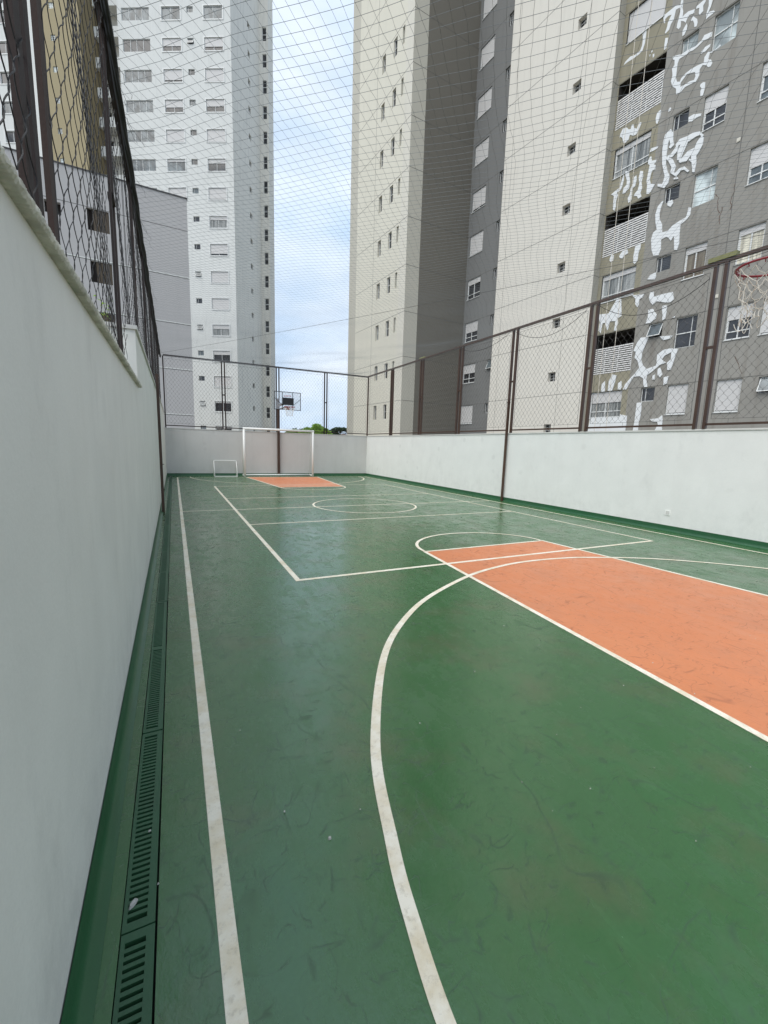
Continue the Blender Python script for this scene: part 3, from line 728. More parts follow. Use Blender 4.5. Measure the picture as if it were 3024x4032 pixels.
# cream face with slit windows
hc = []
for k in range(0, 9):
    z = LZ(k)
    hc.append(window(BT, P2, ND, -3.84, -3.39, z-.14, 1.05, 'slit', dep=.22))
    hc.append(window(BT, P2, ND, -2.37, -1.93, z-.14, 1.05, 'slit', dep=.16))
    hc.append(window(BT, P2, ND, -1.31, -1.04, z-.14, .98, 'slit', dep=.22, glass='glass_grey'))
face('wall', BT, P2, ND, -7.195, -.82, -.12, ZTOP, hc, M_['cream'])
face('wall', BT, P2, ND, -8.45, -7.195, -.12, ZTOP, [], M_['strip'])
face('wall', BT, P2, ND, -.82, 0, -.12, ZTOP, [], M_['cream_pale'])
joints('joint', BT, P2, ND, -7.19, -.001, Lz, h=.02, vs=(-4.45,), z0=0, z1=46)
face('wall', BT, P2, D2, 0, 1.062, -.12, ZTOP, [], M_['strip'])
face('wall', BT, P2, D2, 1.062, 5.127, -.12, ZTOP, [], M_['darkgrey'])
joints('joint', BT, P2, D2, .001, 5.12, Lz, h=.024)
m = MB()
for k in (0,): 
    for (a, b) in ((P2-D2*.004-ND*.0, None),): pass
hg = []
gsh = {0: .98, 1: .48, 2: .52, 3: .25, 4: .98, 5: .9, 6: .98, 7: .98, 8: .98, 9: .98}
for k in range(0, 10):
    z = LZ(k)
    hg.append(window(BT, P4, ND, .22, 1.52, z-.03 if k < 5 else z-.15, 1.30 if k < 5 else 1.24, 'big', gsh[k], dep=.13))
    hg.append(window(BT, P4, ND, 2.70, 3.30, z, .66, 'tilt' if k == 1 else 'small', dep=.16))
face('wall', BT, P4, ND, 0, 3.42, -.12, ZTOP, hg, M_['midgrey'])
joints('joint', BT, P4, ND, .001, 3.41, Lz, h=.02)
hw_ = []
for k in range(-1, 9): 
    hw_.append(window(BT, P5, ND, 4.61, 5.10, LZ(k)+1.27, .50, 'block', dep=.26, glass='glass'))
face('wall', BT, P5, ND, 0, 6.88, -.12, ZTOP, hw_, M_['whiteface'])
joints('joint', BT, P5, ND, .001, 6.87, Lz, h=.018, vs=(.62, 5.32), z0=0, z1=46, vw=.012)
face('wall', BT, P6, D2, 0, .457, -.12, ZTOP, [], M_['return'])
joints('joint', BT, P6, D2, .001, .45, Lz, h=.018)
# brown grey face with the balcony bay
hb, ho = [], []
med = {0: ('big', .98, 'glass', None), 1: ('pane2', 0, 'glass', None), 2: ('big', .2, 'glass', 'curtain_tan'), 3: ('pane2', 0, 'glass_pale', None), 4: ('big', .48, 'glass', None), 5: ('pane2', 0, 'glass_pale', None), 6: ('big', .98, 'glass', None), 7: ('big', .5, 'glass', None)}
rr_ = {0: ('big', .98, 'glass', None), 1: ('big', .40, 'glass', None), 2: ('big', .16, 'glass', 'curtain_warm'), 3: ('big', .55, 'glass_grey', None), 4: ('big', .35, 'glass_grey', None), 5: ('big', .98, 'glass', None), 6: ('big', .4, 'glass', None), 7: ('big', .98, 'glass', None)}
bay = {0: .42, 2: .16, 4: .16, 6: .98, 8: .98}
baycur = {0: 'curtain', 2: 'curtain', 4: 'curtain', 6: None, 8: None}
for k in range(0, 8):
    z = LZ(k)-.02
    hb.append(window(BT, P7, ND, 2.82, 3.45, z, .64, 'tilt' if k == 1 else 'small', dep=.16, glass='glass_pale' if k == 5 else 'glass'))
    kd, sh, gl, cu = med[k]; hb.append(window(BT, P7, ND, 4.01, 4.85, z, 1.30, kd, sh, .15, gl, cu))
    kd, sh, gl, cu = rr_[k]; hb.append(window(BT, P7, ND, 5.91, 6.77, z, 1.30, kd, sh, .15, gl, cu))
    if k % 2 == 1: hb.append(window(BT, P7, ND, 7.06, 7.90, z, 1.30, 'big', .98 if k == 1 else .5, .15))
    else: hb.append(window(BT, P7, ND, 7.30, 7.93, z-.02, .62, 'tilt' if k == 0 else 'small', dep=.16))
    if k % 2 == 0:
        ho.append(window(BT, P7, ND, .20, 1.91, z, 1.31, 'big', bay[k], .15, 'glass', baycur[k]))
    else: ho.append((.06, 2.20, z-1.98, z, 1.3, True))
M_['railing'] = plain('white_railing_slat', (.74, .73, .71), .45)
face('wall', BT, P7, ND, 2.2, 11.5, -.12, ZTOP, hb, M_['brownface'])
face('wall', BT, P7, ND, 0, 2.2, -.12, ZTOP, ho, M_['olive'], plain('balcony_shade_render', (.045, .038, .032), .9))  # balcony shade put into the dark reveal colour
joints('joint', BT, P7, ND, .001, 11.4, Lz, h=.02, vs=(5.55,), z0=0, z1=46, vw=.02)
def onface(P, dr, s, z, d=0): q = P+dr*s-Vector((-dr.y, dr.x, 0))*d; return (q.x, q.y, z)
def obox(mb, P, dr, s0, s1, z0, z1, d0, d1):
    A = [onface(P, dr, s, z, d) for z in (z0, z1) for d in (d0, d1) for s in (s0, s1)]
    n = len(mb.v); mb.v += A
    for f in ((0, 1, 3, 2), (4, 6, 7, 5), (2, 3, 7, 6), (1, 0, 4, 5), (0, 2, 6, 4), (3, 1, 5, 7)): mb.f.append(tuple(n+i for i in f)); mb.m.append(0)
for k in (1, 3, 5, 7):
    z = LZ(k)-.02; m = MB()
    for i in range(13):
        zz = z-1.96+i*.101; obox(m, P7, ND, .07, 2.19, zz, zz+.056, -.008, .006)
    for s in (.09, .78, 1.47, 2.15): obox(m, P7, ND, s, s+.03, z-1.97, z-.70, -.03, -.009)
    m.build('balcony_railing', M_['railing'], BT)
for (s, z) in ((5.40, 13.88), (5.40, 8.12)):
    m = MB(); obox(m, P7, ND, s, s+.12, z-.07, z+.07, .0, .03); obox(m, P7, ND, s+.02, s+.10, z-.05, z+.05, .03, .036); m.build('vent_cover', M_['cream_pale'], BT)
PT = [[[(1.06,20.7),(1.16,20.65),(1.16,20.44),(1.12,20.12),(1.05,19.88),(0.9,19.83),(0.65,19.82),(0.44,19.87),(0.19,19.87),(0.26,19.95),(0.48,20.03),(0.72,19.92),(0.95,19.95),(1.01,20.1),(1.02,20.34),(0.97,20.57)]],[[(1.47,19.57),(1.53,19.6),(1.54,19.52),(1.48,19.49)]],[[(1.39,19.48),(1.46,19.46),(1.43,19.37)]],[[(1.57,19.38),(1.64,19.37),(1.64,19.26),(1.58,19.23)]],[[(2.07,19.69),(2.18,19.61),(2.19,19.39),(2.15,19.21),(2.07,19.22),(2.06,19.44)]],[[(1.86,20.66),(2.07,20.66),(2.37,20.68),(2.55,20.56),(2.54,20.46),(2.39,20.5),(2.36,20.31),(2.33,20.18),(2.24,20.08),(2.19,19.91),(2.05,19.86),(2.01,19.91),(2.09,20.09),(2.1,20.23),(2.16,20.34),(2.22,20.44),(2.07,20.51),(1.97,20.48),(1.97,20.3),(1.91,20.36)]],[[(2.55,20.74),(2.67,20.65),(2.64,20.41),(2.69,20.21),(2.69,20.01),(2.78,20.03),(2.92,20.07),(3.19,19.94),(3.17,19.82),(2.99,19.88),(2.9,19.81),(2.86,19.68),(2.78,19.79),(2.66,19.9),(2.67,19.68),(2.59,19.65),(2.5,19.75),(2.51,19.91),(2.55,20.06),(2.59,20.27),(2.54,20.46)]],[[(3.05,19.66),(3.15,19.72),(3.31,19.49),(3.36,19.35),(3.32,19.22),(3.23,19.24),(3.23,19.4),(3.15,19.55),(3.07,19.58)]],[[(2.84,19.56),(2.91,19.61),(2.94,19.51),(2.93,19.34),(2.88,19.22),(2.78,19.25),(2.78,19.44)]],[[(3.23,20.0),(3.45,20.03),(3.54,20.01),(3.58,19.95),(3.49,19.84),(3.51,19.64),(3.41,19.57),(3.36,19.66),(3.36,19.86),(3.22,19.93)]],[[(3.68,19.9),(3.84,19.78),(3.8,19.58),(3.74,19.42),(3.92,19.36),(3.97,19.26),(3.74,19.25),(3.66,19.22),(3.66,19.44),(3.7,19.65)]],[[(3.97,18.57),(3.98,18.41),(3.82,18.44),(3.69,18.46),(3.45,18.38),(3.32,18.37),(3.17,18.41),(3.03,18.39),(2.89,18.39),(2.77,18.4),(2.72,18.25),(2.72,17.99),(2.73,17.73),(2.8,17.54),(2.91,17.48),(2.95,17.57),(3.13,17.66),(3.31,17.68),(3.54,17.67),(3.8,17.61),(3.8,17.79),(3.93,17.94),(3.99,17.84),(3.94,17.63),(4.07,17.52),(4.12,17.38),(4.08,17.28),(3.98,17.3),(3.92,17.44),(3.76,17.55),(3.66,17.46),(3.67,17.21),(3.57,17.06),(3.34,17.09),(3.15,17.1),(2.99,17.0),(2.82,17.04),(2.78,17.28),(2.62,17.47),(2.53,17.73),(2.56,17.93),(2.5,18.2),(2.59,18.31),(2.59,18.5),(2.48,18.57),(2.49,18.7),(2.75,18.6),(2.83,18.52),(3.06,18.53),(3.39,18.48),(3.61,18.56),(3.69,18.66)],[(3.5,17.45),(3.18,17.58),(3.05,17.5),(2.94,17.41),(2.96,17.23),(3.13,17.22),(3.32,17.22),(3.49,17.18),(3.54,17.28)]],[[(3.97,18.16),(3.94,18.07),(3.81,18.02),(3.63,18.01),(3.64,18.11),(3.77,18.19)]],[[(4.01,17.85),(4.24,17.84),(4.33,17.88),(4.35,17.82),(4.23,17.81),(4.06,17.79),(3.97,17.83)]],[[(3.87,16.85),(3.95,16.8),(3.96,16.57),(3.93,16.34),(3.83,16.36),(3.81,16.56),(3.83,16.66),(3.77,16.76),(3.79,16.83)]],[[(2.62,16.66),(2.67,16.63),(2.66,16.52),(2.58,16.52),(2.57,16.61)]],[[(2.16,16.78),(2.24,16.78),(2.25,16.6),(2.21,16.38),(2.15,16.27),(2.08,16.33),(2.05,16.55),(2.08,16.73)]],[[(3.46,15.78),(3.64,15.79),(3.95,15.66),(3.95,15.59),(3.78,15.59),(3.62,15.56),(3.48,15.61)]],[[(0.37,16.66),(0.39,16.85),(0.5,17.0),(0.67,16.96),(0.8,16.79),(0.9,16.77),(0.92,16.92),(1.01,16.9),(1.05,16.72),(1.19,16.61),(1.24,16.77),(1.36,16.8),(1.39,16.72),(1.3,16.51),(1.18,16.36),(1.05,16.38),(0.87,16.52),(0.84,16.35),(0.7,16.29),(0.58,16.35),(0.53,16.57),(0.4,16.71)]],[[(1.99,15.39),(2.3,15.3),(2.28,15.24),(2.11,15.23),(1.94,15.24)]],[[(1.97,15.02),(2.04,15.02),(2.09,14.83),(2.29,14.75),(2.27,14.65),(2.19,14.63),(2.28,14.52),(2.29,14.36),(2.15,14.39),(2.11,14.25),(2.09,14.04),(2.15,13.85),(2.33,13.74),(2.27,13.63),(2.19,13.51),(2.13,13.44),(2.01,13.48),(2.0,13.66),(1.99,13.82),(1.93,14.05),(1.96,14.26),(1.98,14.5),(2.01,14.68),(1.92,14.76),(1.91,14.92)]],[[(2.78,15.58),(2.88,15.58),(2.92,15.39),(2.84,15.37)]],[[(0.21,14.24),(0.38,14.29),(0.64,14.37),(0.71,14.71),(0.79,14.88),(0.82,14.63),(0.77,14.38),(0.7,14.21),(0.53,14.19),(0.58,14.06),(0.51,13.81),(0.54,13.56),(0.48,13.41),(0.4,13.52),(0.39,13.8),(0.38,14.11)]],[[(0.85,14.98),(1.03,14.92),(1.07,14.68),(1.15,14.38),(1.12,14.12),(0.95,14.0),(0.83,14.02),(0.84,14.25),(0.99,14.32),(0.98,14.56),(0.87,14.81)]],[[(1.31,14.5),(1.42,14.53),(1.46,14.33),(1.42,14.09),(1.31,14.04),(1.31,13.77),(1.3,13.51),(1.16,13.47),(1.1,13.7),(1.19,13.82),(1.22,14.08),(1.31,14.24)]],[[(1.58,14.63),(1.73,14.58),(1.74,14.36),(1.7,14.12),(1.76,13.86),(1.72,13.66),(1.78,13.47),(1.64,13.45),(1.58,13.58),(1.41,13.66),(1.45,13.77),(1.56,13.83),(1.61,14.1),(1.55,14.36)]],[[(2.74,12.83),(2.82,12.82),(2.76,12.66),(2.71,12.36),(2.76,12.08),(2.89,11.88),(2.93,11.51),(3.19,11.47),(3.34,11.6),(3.63,11.7),(3.87,11.76),(3.92,12.11),(4.02,12.06),(4.03,11.76),(3.89,11.64),(3.69,11.53),(3.7,11.15),(3.71,10.75),(3.66,10.51),(3.54,10.57),(3.5,10.88),(3.46,11.15),(3.35,11.0),(3.26,11.16),(3.13,11.24),(2.92,11.19),(2.97,10.82),(2.88,10.56),(2.67,10.61),(2.54,10.9),(2.48,11.38),(2.52,11.63),(2.68,11.7),(2.58,12.06),(2.54,12.4),(2.59,12.7)]],[[(3.01,12.71),(3.2,12.72),(3.26,12.57),(3.15,12.44),(3.03,12.58)]],[[(0.5,11.22),(0.58,11.37),(0.7,11.29),(0.68,11.05),(0.56,11.04),(0.49,11.13)]],[[(1.0,11.16),(1.15,11.35),(1.38,11.32),(1.44,11.15),(1.25,11.11),(1.17,10.99),(1.03,11.06)]],[[(1.75,11.33),(2.01,11.34),(2.02,11.15),(1.95,10.97),(1.94,10.64),(1.82,10.52),(1.74,10.6),(1.71,10.88),(1.74,11.11)]],[[(2.63,9.81),(2.87,9.84),(2.89,9.67),(2.85,9.55),(2.5,9.65)]],[[(0.18,8.63),(0.74,8.56),(1.0,8.95),(1.1,9.14),(1.35,9.08),(1.45,8.28),(1.33,8.22),(1.13,8.12),(0.88,8.15),(0.82,7.79),(0.77,7.74),(0.63,8.12),(0.49,8.15),(0.42,7.67),(0.31,7.84),(0.33,8.24)]],[[(1.14,8.24),(1.24,8.27),(1.3,7.97),(1.25,7.64),(1.15,7.66),(1.15,7.95)]],[[(1.88,9.11),(2.45,9.03),(2.36,8.87),(2.25,8.85),(2.25,8.58),(2.18,8.51),(2.07,8.68),(2.05,8.9)]],[[(2.72,9.04),(2.88,8.99),(2.91,8.78),(3.27,8.78),(3.73,8.76),(3.79,8.44),(3.66,8.33),(3.42,8.41),(3.26,8.48),(3.07,8.53),(2.92,8.43),(2.77,8.58),(2.7,8.78)]],[[(2.73,8.25),(2.92,8.25),(3.14,7.94),(3.11,7.76),(2.89,7.63),(2.68,7.66),(2.74,7.92)]],[[(3.38,8.29),(3.54,8.25),(3.56,8.05),(3.53,7.69),(3.42,7.62),(3.4,7.93),(3.33,8.2)]],[[(3.84,7.69),(3.97,7.69),(3.94,7.64),(3.82,7.65)]],[[(2.52,7.06),(2.91,7.01),(2.79,6.68),(2.68,6.38),(2.67,6.0),(2.79,5.76),(2.97,5.57),(3.39,5.67),(3.39,6.15),(3.62,6.33),(3.93,6.33),(4.23,6.25),(4.14,5.83),(4.05,5.37),(3.89,5.4),(3.86,5.71),(3.99,5.85),(3.97,6.16),(3.71,6.05),(3.62,5.91),(3.8,5.72),(3.55,5.65),(3.26,5.42),(3.04,5.29),(3.01,5.07),(3.1,4.74),(2.94,4.75),(2.86,5.15),(2.68,5.28),(2.42,5.28),(2.23,4.94),(2.11,4.72),(1.95,4.73),(2.02,4.96),(2.28,5.27),(2.43,5.42),(2.63,5.67),(2.5,6.02),(2.34,6.16),(2.37,6.43),(2.25,6.5),(2.37,6.87)]],[[(3.39,6.94),(3.93,6.89),(3.87,6.77),(3.57,6.75)]],[[(3.49,5.5),(3.59,5.54),(3.7,5.21),(3.62,5.11),(3.51,5.23)]],[[(3.29,5.23),(3.39,5.25),(3.39,5.03),(3.28,5.04)]],[[(3.8,5.09),(3.98,5.12),(3.96,4.81),(3.82,4.74)]],[[(0.78,5.09),(0.93,5.25),(1.0,4.89),(0.99,4.72),(0.79,4.72)]],[[(1.15,5.23),(1.31,5.53),(1.53,5.47),(1.48,5.13),(1.4,4.73),(1.15,4.73)]],[[(1.67,5.05),(1.81,5.15),(1.86,4.86),(1.81,4.72),(1.67,4.75)]],[[(2.71,4.02),(2.93,4.02),(2.95,3.47),(2.89,3.02),(2.91,2.64),(2.66,2.63),(2.7,3.14)]],[[(3.42,3.22),(3.79,3.27),(3.93,3.39),(3.98,3.2),(3.97,2.88),(4.02,2.66),(3.66,2.64),(3.81,2.94),(3.76,3.1),(3.54,3.11)]],[[(0.33,3.42),(1.93,3.4),(1.95,3.52),(2.29,3.44),(2.3,3.09),(2.29,2.63),(0.25,2.59)]],[[(2.77,15.72),(2.57,15.62),(2.51,15.32),(2.53,14.93),(2.58,14.46),(2.69,14.08),(2.75,13.88),(2.73,13.68),(2.69,13.57),(2.49,13.66),(2.49,13.57),(2.79,13.37),(2.94,13.51),(2.98,13.78),(2.83,14.05),(2.75,14.38),(2.73,14.82),(2.73,15.17),(2.79,15.42),(2.85,15.63)]],[[(2.83,15.56),(2.78,15.32),(2.84,15.08),(2.79,14.99),(2.86,14.91),(2.99,14.98),(2.94,15.23),(2.9,15.52)]],[[(3.13,14.86),(3.36,14.86),(3.62,14.81),(3.84,14.85),(4.0,14.84),(4.13,14.71),(4.17,14.75),(4.0,14.98),(3.74,15.05),(3.51,15.04),(3.22,15.11),(3.07,14.95)]],[[(4.08,14.76),(3.93,14.6),(3.86,14.38),(3.76,14.2),(3.83,13.85),(3.89,13.48),(3.99,13.43),(4.01,13.76),(3.97,14.05),(4.07,14.18),(4.17,14.39),(4.17,14.67)]],[[(3.5,14.93),(3.26,14.85),(3.2,14.62),(3.21,14.29),(3.34,14.2),(3.43,14.43),(3.5,14.61),(3.58,14.83)]],[[(3.34,14.11),(3.62,14.05),(3.77,14.22),(3.97,14.29),(3.91,14.41),(3.62,14.44),(3.46,14.29),(3.29,14.21)]],[[(3.14,14.94),(3.03,14.8),(2.88,14.68),(2.77,14.65),(2.81,14.56),(2.99,14.51),(3.18,14.64),(3.21,14.88)]],[[(2.71,14.62),(2.87,14.39),(3.02,14.11),(3.0,13.88),(3.25,13.62),(3.43,13.76),(3.55,13.73),(3.72,13.55),(3.77,13.6),(3.56,13.88),(3.34,13.89),(3.18,13.77),(3.15,13.83),(3.19,14.05),(3.0,14.44),(2.74,14.66)]],[[(3.18,13.53),(3.35,13.49),(3.31,13.58),(3.16,13.6)]],[[(3.69,14.04),(3.85,13.85),(3.89,13.92),(3.72,14.08)]]]
from mathutils.geometry import tessellate_polygon
rs_ = random.Random(8); PI_ = 0
def soft(r):
    for _ in range(0):
        o = []
        for i in range(len(r)):
            a, b = r[i], r[(i+1) % len(r)]; o += [(a[0]*.82+b[0]*.18, a[1]*.82+b[1]*.18), (a[0]*.18+b[0]*.82, a[1]*.18+b[1]*.82)]
        r = o
    return [(a+rs_.uniform(-.012, .012), b+rs_.uniform(-.015, .015)) for a, b in r]
for pl in PT:
    m = MB(); PI_ += 1; off = .005+.0007*PI_
    rings = [[Vector((a, b, 0)) for a, b in soft(r)] for r in pl]; flat = [p for r in rings for p in r]
    tri = tessellate_polygon(rings); n = len(m.v); m.v += [onface(P7, ND, p.x, p.y, off) for p in flat]
    for t in tri:
        a, b, c = [flat[i] for i in t]
        if (b-a).cross(c-a).z < 0: t = t[::-1]
        m.f.append(tuple(n+i for i in t)); m.m.append(0)
    n2 = len(m.v); m.v += [onface(P7, ND, p.x, p.y, .0) for p in flat]; o_ = 0
    for r in rings:
        for i in range(len(r)):
            j = (i+1) % len(r); m.f.append((n+o_+i, n2+o_+i, n2+o_+j, n+o_+j)); m.m.append(0)
        o_ += len(r)
    m.build('repair_patch', M_['patch'], BT)
# thin rust and crack marks on the brown face
m = MB(); rc = random.Random(3)
for (s, z, n_, l) in ((5.55, 12.3, 6, .16), (5.2, 11.6, 5, .14), (4.9, 12.2, 7, .13), (6.4, 5.6, 6, .14), (5.7, 6.1, 5, .1), (6.0, 9.0, 6, .12), (3.6, 14.3, 5, .1)):
    x, y = s, z
    for i in range(n_):
        x2, y2 = x+rc.uniform(-.06, .09), y-l*rc.uniform(.5, 1.2); w_ = rc.uniform(.006, .016)
        m.quad(onface(P7, ND, x-w_, y, .0045), onface(P7, ND, x2-w_, y2, .0045), onface(P7, ND, x2+w_, y2, .0045), onface(P7, ND, x+w_, y, .0045)); x, y = x2, y2
m.build('crack_marks', plain('rust_crack', (.13, .085, .065), .9), BT)
# roof and the sides nobody sees
m = MB(); B1 = at(P2, ND, -8.45); B8 = at(P7, ND, 11.5); foot = [B1, P2, P4, at(P4, ND, 3.42), V2(18.96, 23.13), P6, P7, B8, B8+D2*13, B1+D2*18]
m.poly([(p.x, p.y, ZTOP) for p in foot])
for a, b in ((B8, B8+D2*13), (B8+D2*13, B1+D2*18), (B1+D2*18, B1), (at(P4, ND, 3.42), P5)): m.quad((a.x, a.y, -.12), (b.x, b.y, -.12), (b.x, b.y, ZTOP), (a.x, a.y, ZTOP))
m.build('roof', M_['strip'], BT)
for s, lab in ((1.45, 'white abseil rope down the olive bay, right one of the two'), (.82, 'white abseil rope down the olive bay, left one, nearer the white face')):
    a = onface(P7, ND, s, 0, .30); b = onface(P7, ND, s, ZTOP, .30); m = MB(); m.tube([a, (a[0], a[1], ZTOP/2), b], .013, 5)
    tag(m.build('abseil_rope', M_['string']), lab, 'rope')

# ---------------------------------------------- the white tower beyond the far left corner
E1 = V2(math.sin(math.radians(119.3)), math.cos(math.radians(119.3))); E2 = V2(-E1.y, E1.x)
PA = V2(7.13, 54.48); PB = PA+E2*8.893; ZT2 = 60.0
WT = tag(empty('apartment_tower'), 'tall white apartment tower beyond the far left corner of the court', 'apartment tower')
TZ = lambda k: 3.40+2.888*k
hf, hs_, hd = [], [], []
w1s = {16: .5, 15: 0, 14: .6, 13: .85, 12: .6, 11: .98, 10: .18, 9: .98}; w2s = {16: .3, 15: 0, 14: .7, 13: .97, 12: .55, 11: .98, 10: .35, 9: .98, 8: .3, 7: .85, 6: .98, 5: .98, 4: .35, 3: .35, 2: .98, 1: .12, 0: .2}
for k in range(0, 17):
    z = TZ(k)
    if k >= 9:
        hf.append(window(WT, PA, E1, -11.85, -8.80, z, 1.17, 'four', 0, .14, 'glass_grey' if k != 14 else 'glass'))
        hf.append(window(WT, PA, E1, -7.45, -5.42, z, 1.20, 'two', w1s[k], .12, 'glass_grey' if k in (15, 10) else 'glass'))
    hf.append(window(WT, PA, E1, -2.87, -.86, z, 1.20, 'two', w2s[k], .12, 'glass_grey' if k == 15 else 'glass', 'curtain' if k in (8, 4) else None))
    hf.append(window(WT, PA, E1, -4.73, -4.03, z, .56, 'tilt' if k in (6, 4, 1, 14) else 'small', dep=.16, glass='glass' if k % 3 else 'glass_grey'))
    hs_.append(window(WT, PA, E2, 4.9, 5.6, z, .62, 'small', dep=.2))
for k in range(0, 18):
    hd.append(window(WT, PB, E1, .40, .90, 3.60+2.857*k, 1.45, 'dbl', dep=.16))
face('wall', WT, PA, E1, -12.3, 0, -.12, ZT2, hf, M_['twhite'])
face('wall', WT, PA, E2, 0, 8.893, -.12, ZT2, hs_, M_['tbright'])
face('wall', WT, PB, E1, 0, 1.14, -.12, ZT2, hd, M_['tbright'])
face('wall', WT, PB, E1, 1.14, 1.72, -.12, ZT2, [], M_['twhite'])
m = MB(); Q0 = PB+E1*1.72; Q1 = Q0+V2(.12, .99)*9; Q2 = PA-E1*12.3+E2*14; Q3 = PA-E1*12.3+E2*3.2; Q4 = PA-E1*12.3
m.poly([(p.x, p.y, ZT2) for p in (Q4, PA, PB, Q0, Q1, Q2)])
for a, b in ((Q0, Q1), (Q1, Q2), (Q2, Q4)): m.quad((a.x, a.y, -.12), (b.x, b.y, -.12), (b.x, b.y, ZT2), (a.x, a.y, ZT2))
m.build('roof', M_['tbright'], WT)
# recessed balcony stack on the tower's left flank
BP = Q4-E1*3.9+E2*1.6
face('wall', WT, BP, E1, 0, 3.9, -.12, ZT2, [(.5, 1.6, TZ(k)-1.9, TZ(k)-.1, .3, True) for k in range(8, 17)], M_['tbright'], M_['beige_shaded'])
for k in range(7, 18):
    m = MB(); z = TZ(k)-2.35
    obox(m, BP, E1, .2, 3.7, z, z+.14, .001, 1.25); obox(m, BP, E1, .2, 3.7, z+.14, z+1.0, 1.16, 1.24)
    obox(m, BP, E1, 3.62, 3.70, z+.141, z+.999, .001, 1.159)
    m.build('balcony', M_['twhite'], WT)

# ---------------------------------------------- beige block and its white wing, far left
BZ = tag(empty('apartment_block'), 'mustard beige apartment block with a white wing seen through the left fence', 'apartment block')
def onaz(P, dr, azd):
    a = math.radians(azd); n = Vector((math.cos(a), -math.sin(a), 0)); return P+dr*(-(P.dot(n))/dr.dot(n))
F0 = PA-E2*1.8; A = onaz(F0, E1, -9.9); B = onaz(F0, E1, -6.65); wB = (B-A).length
hz_ = [window(BZ, A, E1, 1.25, 1.75, TZ(k)-.95, .55, 'block', 0, .12, 'glass_pale') for k in range(9, 17)]
face('wall', BZ, A, E1, 0, wB, -.12, ZT2-2, hz_, M_['beige'])
face('wall', BZ, B, E2, 0, 3.3, -.12, ZT2-2, [], M_['beige_shaded'])
C0 = PA-E1*34; 
hl = [window(BZ, C0, E1, 8.0, 9.75, TZ(k), 1.15, 'two', 0, .14, 'glass' if k % 4 else 'glass_grey') for k in range(9, 17)]
hl += [window(BZ, C0, E1, 4.0, 5.75, TZ(k), 1.15, 'two', 0, .14, 'glass') for k in range(9, 17)]
face('wall', BZ, C0, E1, 0, 12.2, -.12, ZT2, hl, M_['twhite'])
m = MB(); C1 = C0+E1*12.2
m.poly([(p.x, p.y, ZT2) for p in (C0, C1, C1+E2*10, C0+E2*10)]); m.poly([(p.x, p.y, ZT2-2) for p in (A, B, B+E2*3.3, A+E2*3.3)])
for a, b in ((C0+E2*10, C0), (C1, C1+E2*10), (A+E2*3.3, A), (B+E2*3.3, A+E2*3.3)): m.quad((a.x, a.y, -.12), (b.x, b.y, -.12), (b.x, b.y, ZT2-2), (a.x, a.y, ZT2-2))
m.build('roof', M_['twhite'], BZ)

# ---------------------------------------------- lilac grey building just behind the left corner
WD = V2(math.sin(math.radians(87)), math.cos(math.radians(87))); WI = V2(-WD.y, WD.x); PL0 = V2(1.334, 31.97)
LB = tag(empty('apartment_block'), 'low lilac grey rendered building behind the far left corner, dark flashing along its roof edge', 'apartment block')
hl = []
for z in (14.60, 11.78, 8.95): hl.append((-5.29, -4.22, z-1.17, z, .22, True))
hl.append((-7.25, -6.5, 13.85, 14.5, .3, True))
face('wall', LB, PL0, WD, -16, 0, -.12, 16.5, hl, M_['lilac'])
for z in (14.60, 11.78, 8.95):
    m = MB(); obox(m, PL0, WD, -5.0, -4.23, z-1.165, z-.005, -.10, -.05); m.build('louvre_shutter', M_['brown_shutter'], LB)
joints('joint', LB, PL0, WD, -15.99, -.001, [3.2, 6.1, 8.96, 11.80, 14.62], h=.03)
m = MB()
for z in (3.2, 6.1, 8.96, 11.80): obox(m, PL0, WD, -16, 0, z+.04, z+.10, .0, .008)
m.build('band', M_['twhite'], LB)
m = MB(); obox(m, PL0, WD, -16.05, .04, 16.5, 16.56, -.3, .05); m.build('flashing', M_['roofline'], LB)
m = MB(); R0, R1, R2, R3 = PL0, PL0+WI*11, PL0-WD*16+WI*11, PL0-WD*16
m.poly([(p.x, p.y, 16.49) for p in (R3, R0, R1, R2)])
for a, b in ((R0, R1), (R1, R2), (R2, R3)): m.quad((a.x, a.y, -.12), (b.x, b.y, -.12), (b.x, b.y, 16.49), (a.x, a.y, 16.49))
m.build('roof', M_['lilac'], LB)

# ================================================================== VEGETATION AND FAR THINGS
def leafmat(name, a, b_, c):
    m, n, b = newmat(name); p = pos(n); f = noise(n, p, 1.6, 4); f2 = noise(n, p, 9, 3)
    col = mixc(n, ramp(n, f, .38, .62), a, b_); col = mixc(n, mth(n, 'MULTIPLY', ramp(n, f2, .5, .7), .7), col, c)
    L(n, col, b.inputs['Base Color']); b.inputs['Roughness'].default_value = .55
    tr = node(n, 'ShaderNodeBsdfTranslucent'); L(n, col, tr.inputs['Color']); ms = node(n, 'ShaderNodeMixShader'); ms.inputs[0].default_value = .45
    L(n, b.outputs[0], ms.inputs[1]); L(n, tr.outputs[0], ms.inputs[2]); L(n, ms.outputs[0], n.nodes['Material Output'].inputs['Surface']); return m
M_['leaf'] = leafmat('fresh_leaf', (.22, .38, .06), (.32, .50, .09), (.42, .60, .16))
M_['leaf_dark'] = leafmat('dark_leaf', (.03, .06, .03), (.05, .09, .035), (.08, .12, .05))
M_['bark'] = plain('bark', (.10, .075, .055), .9)
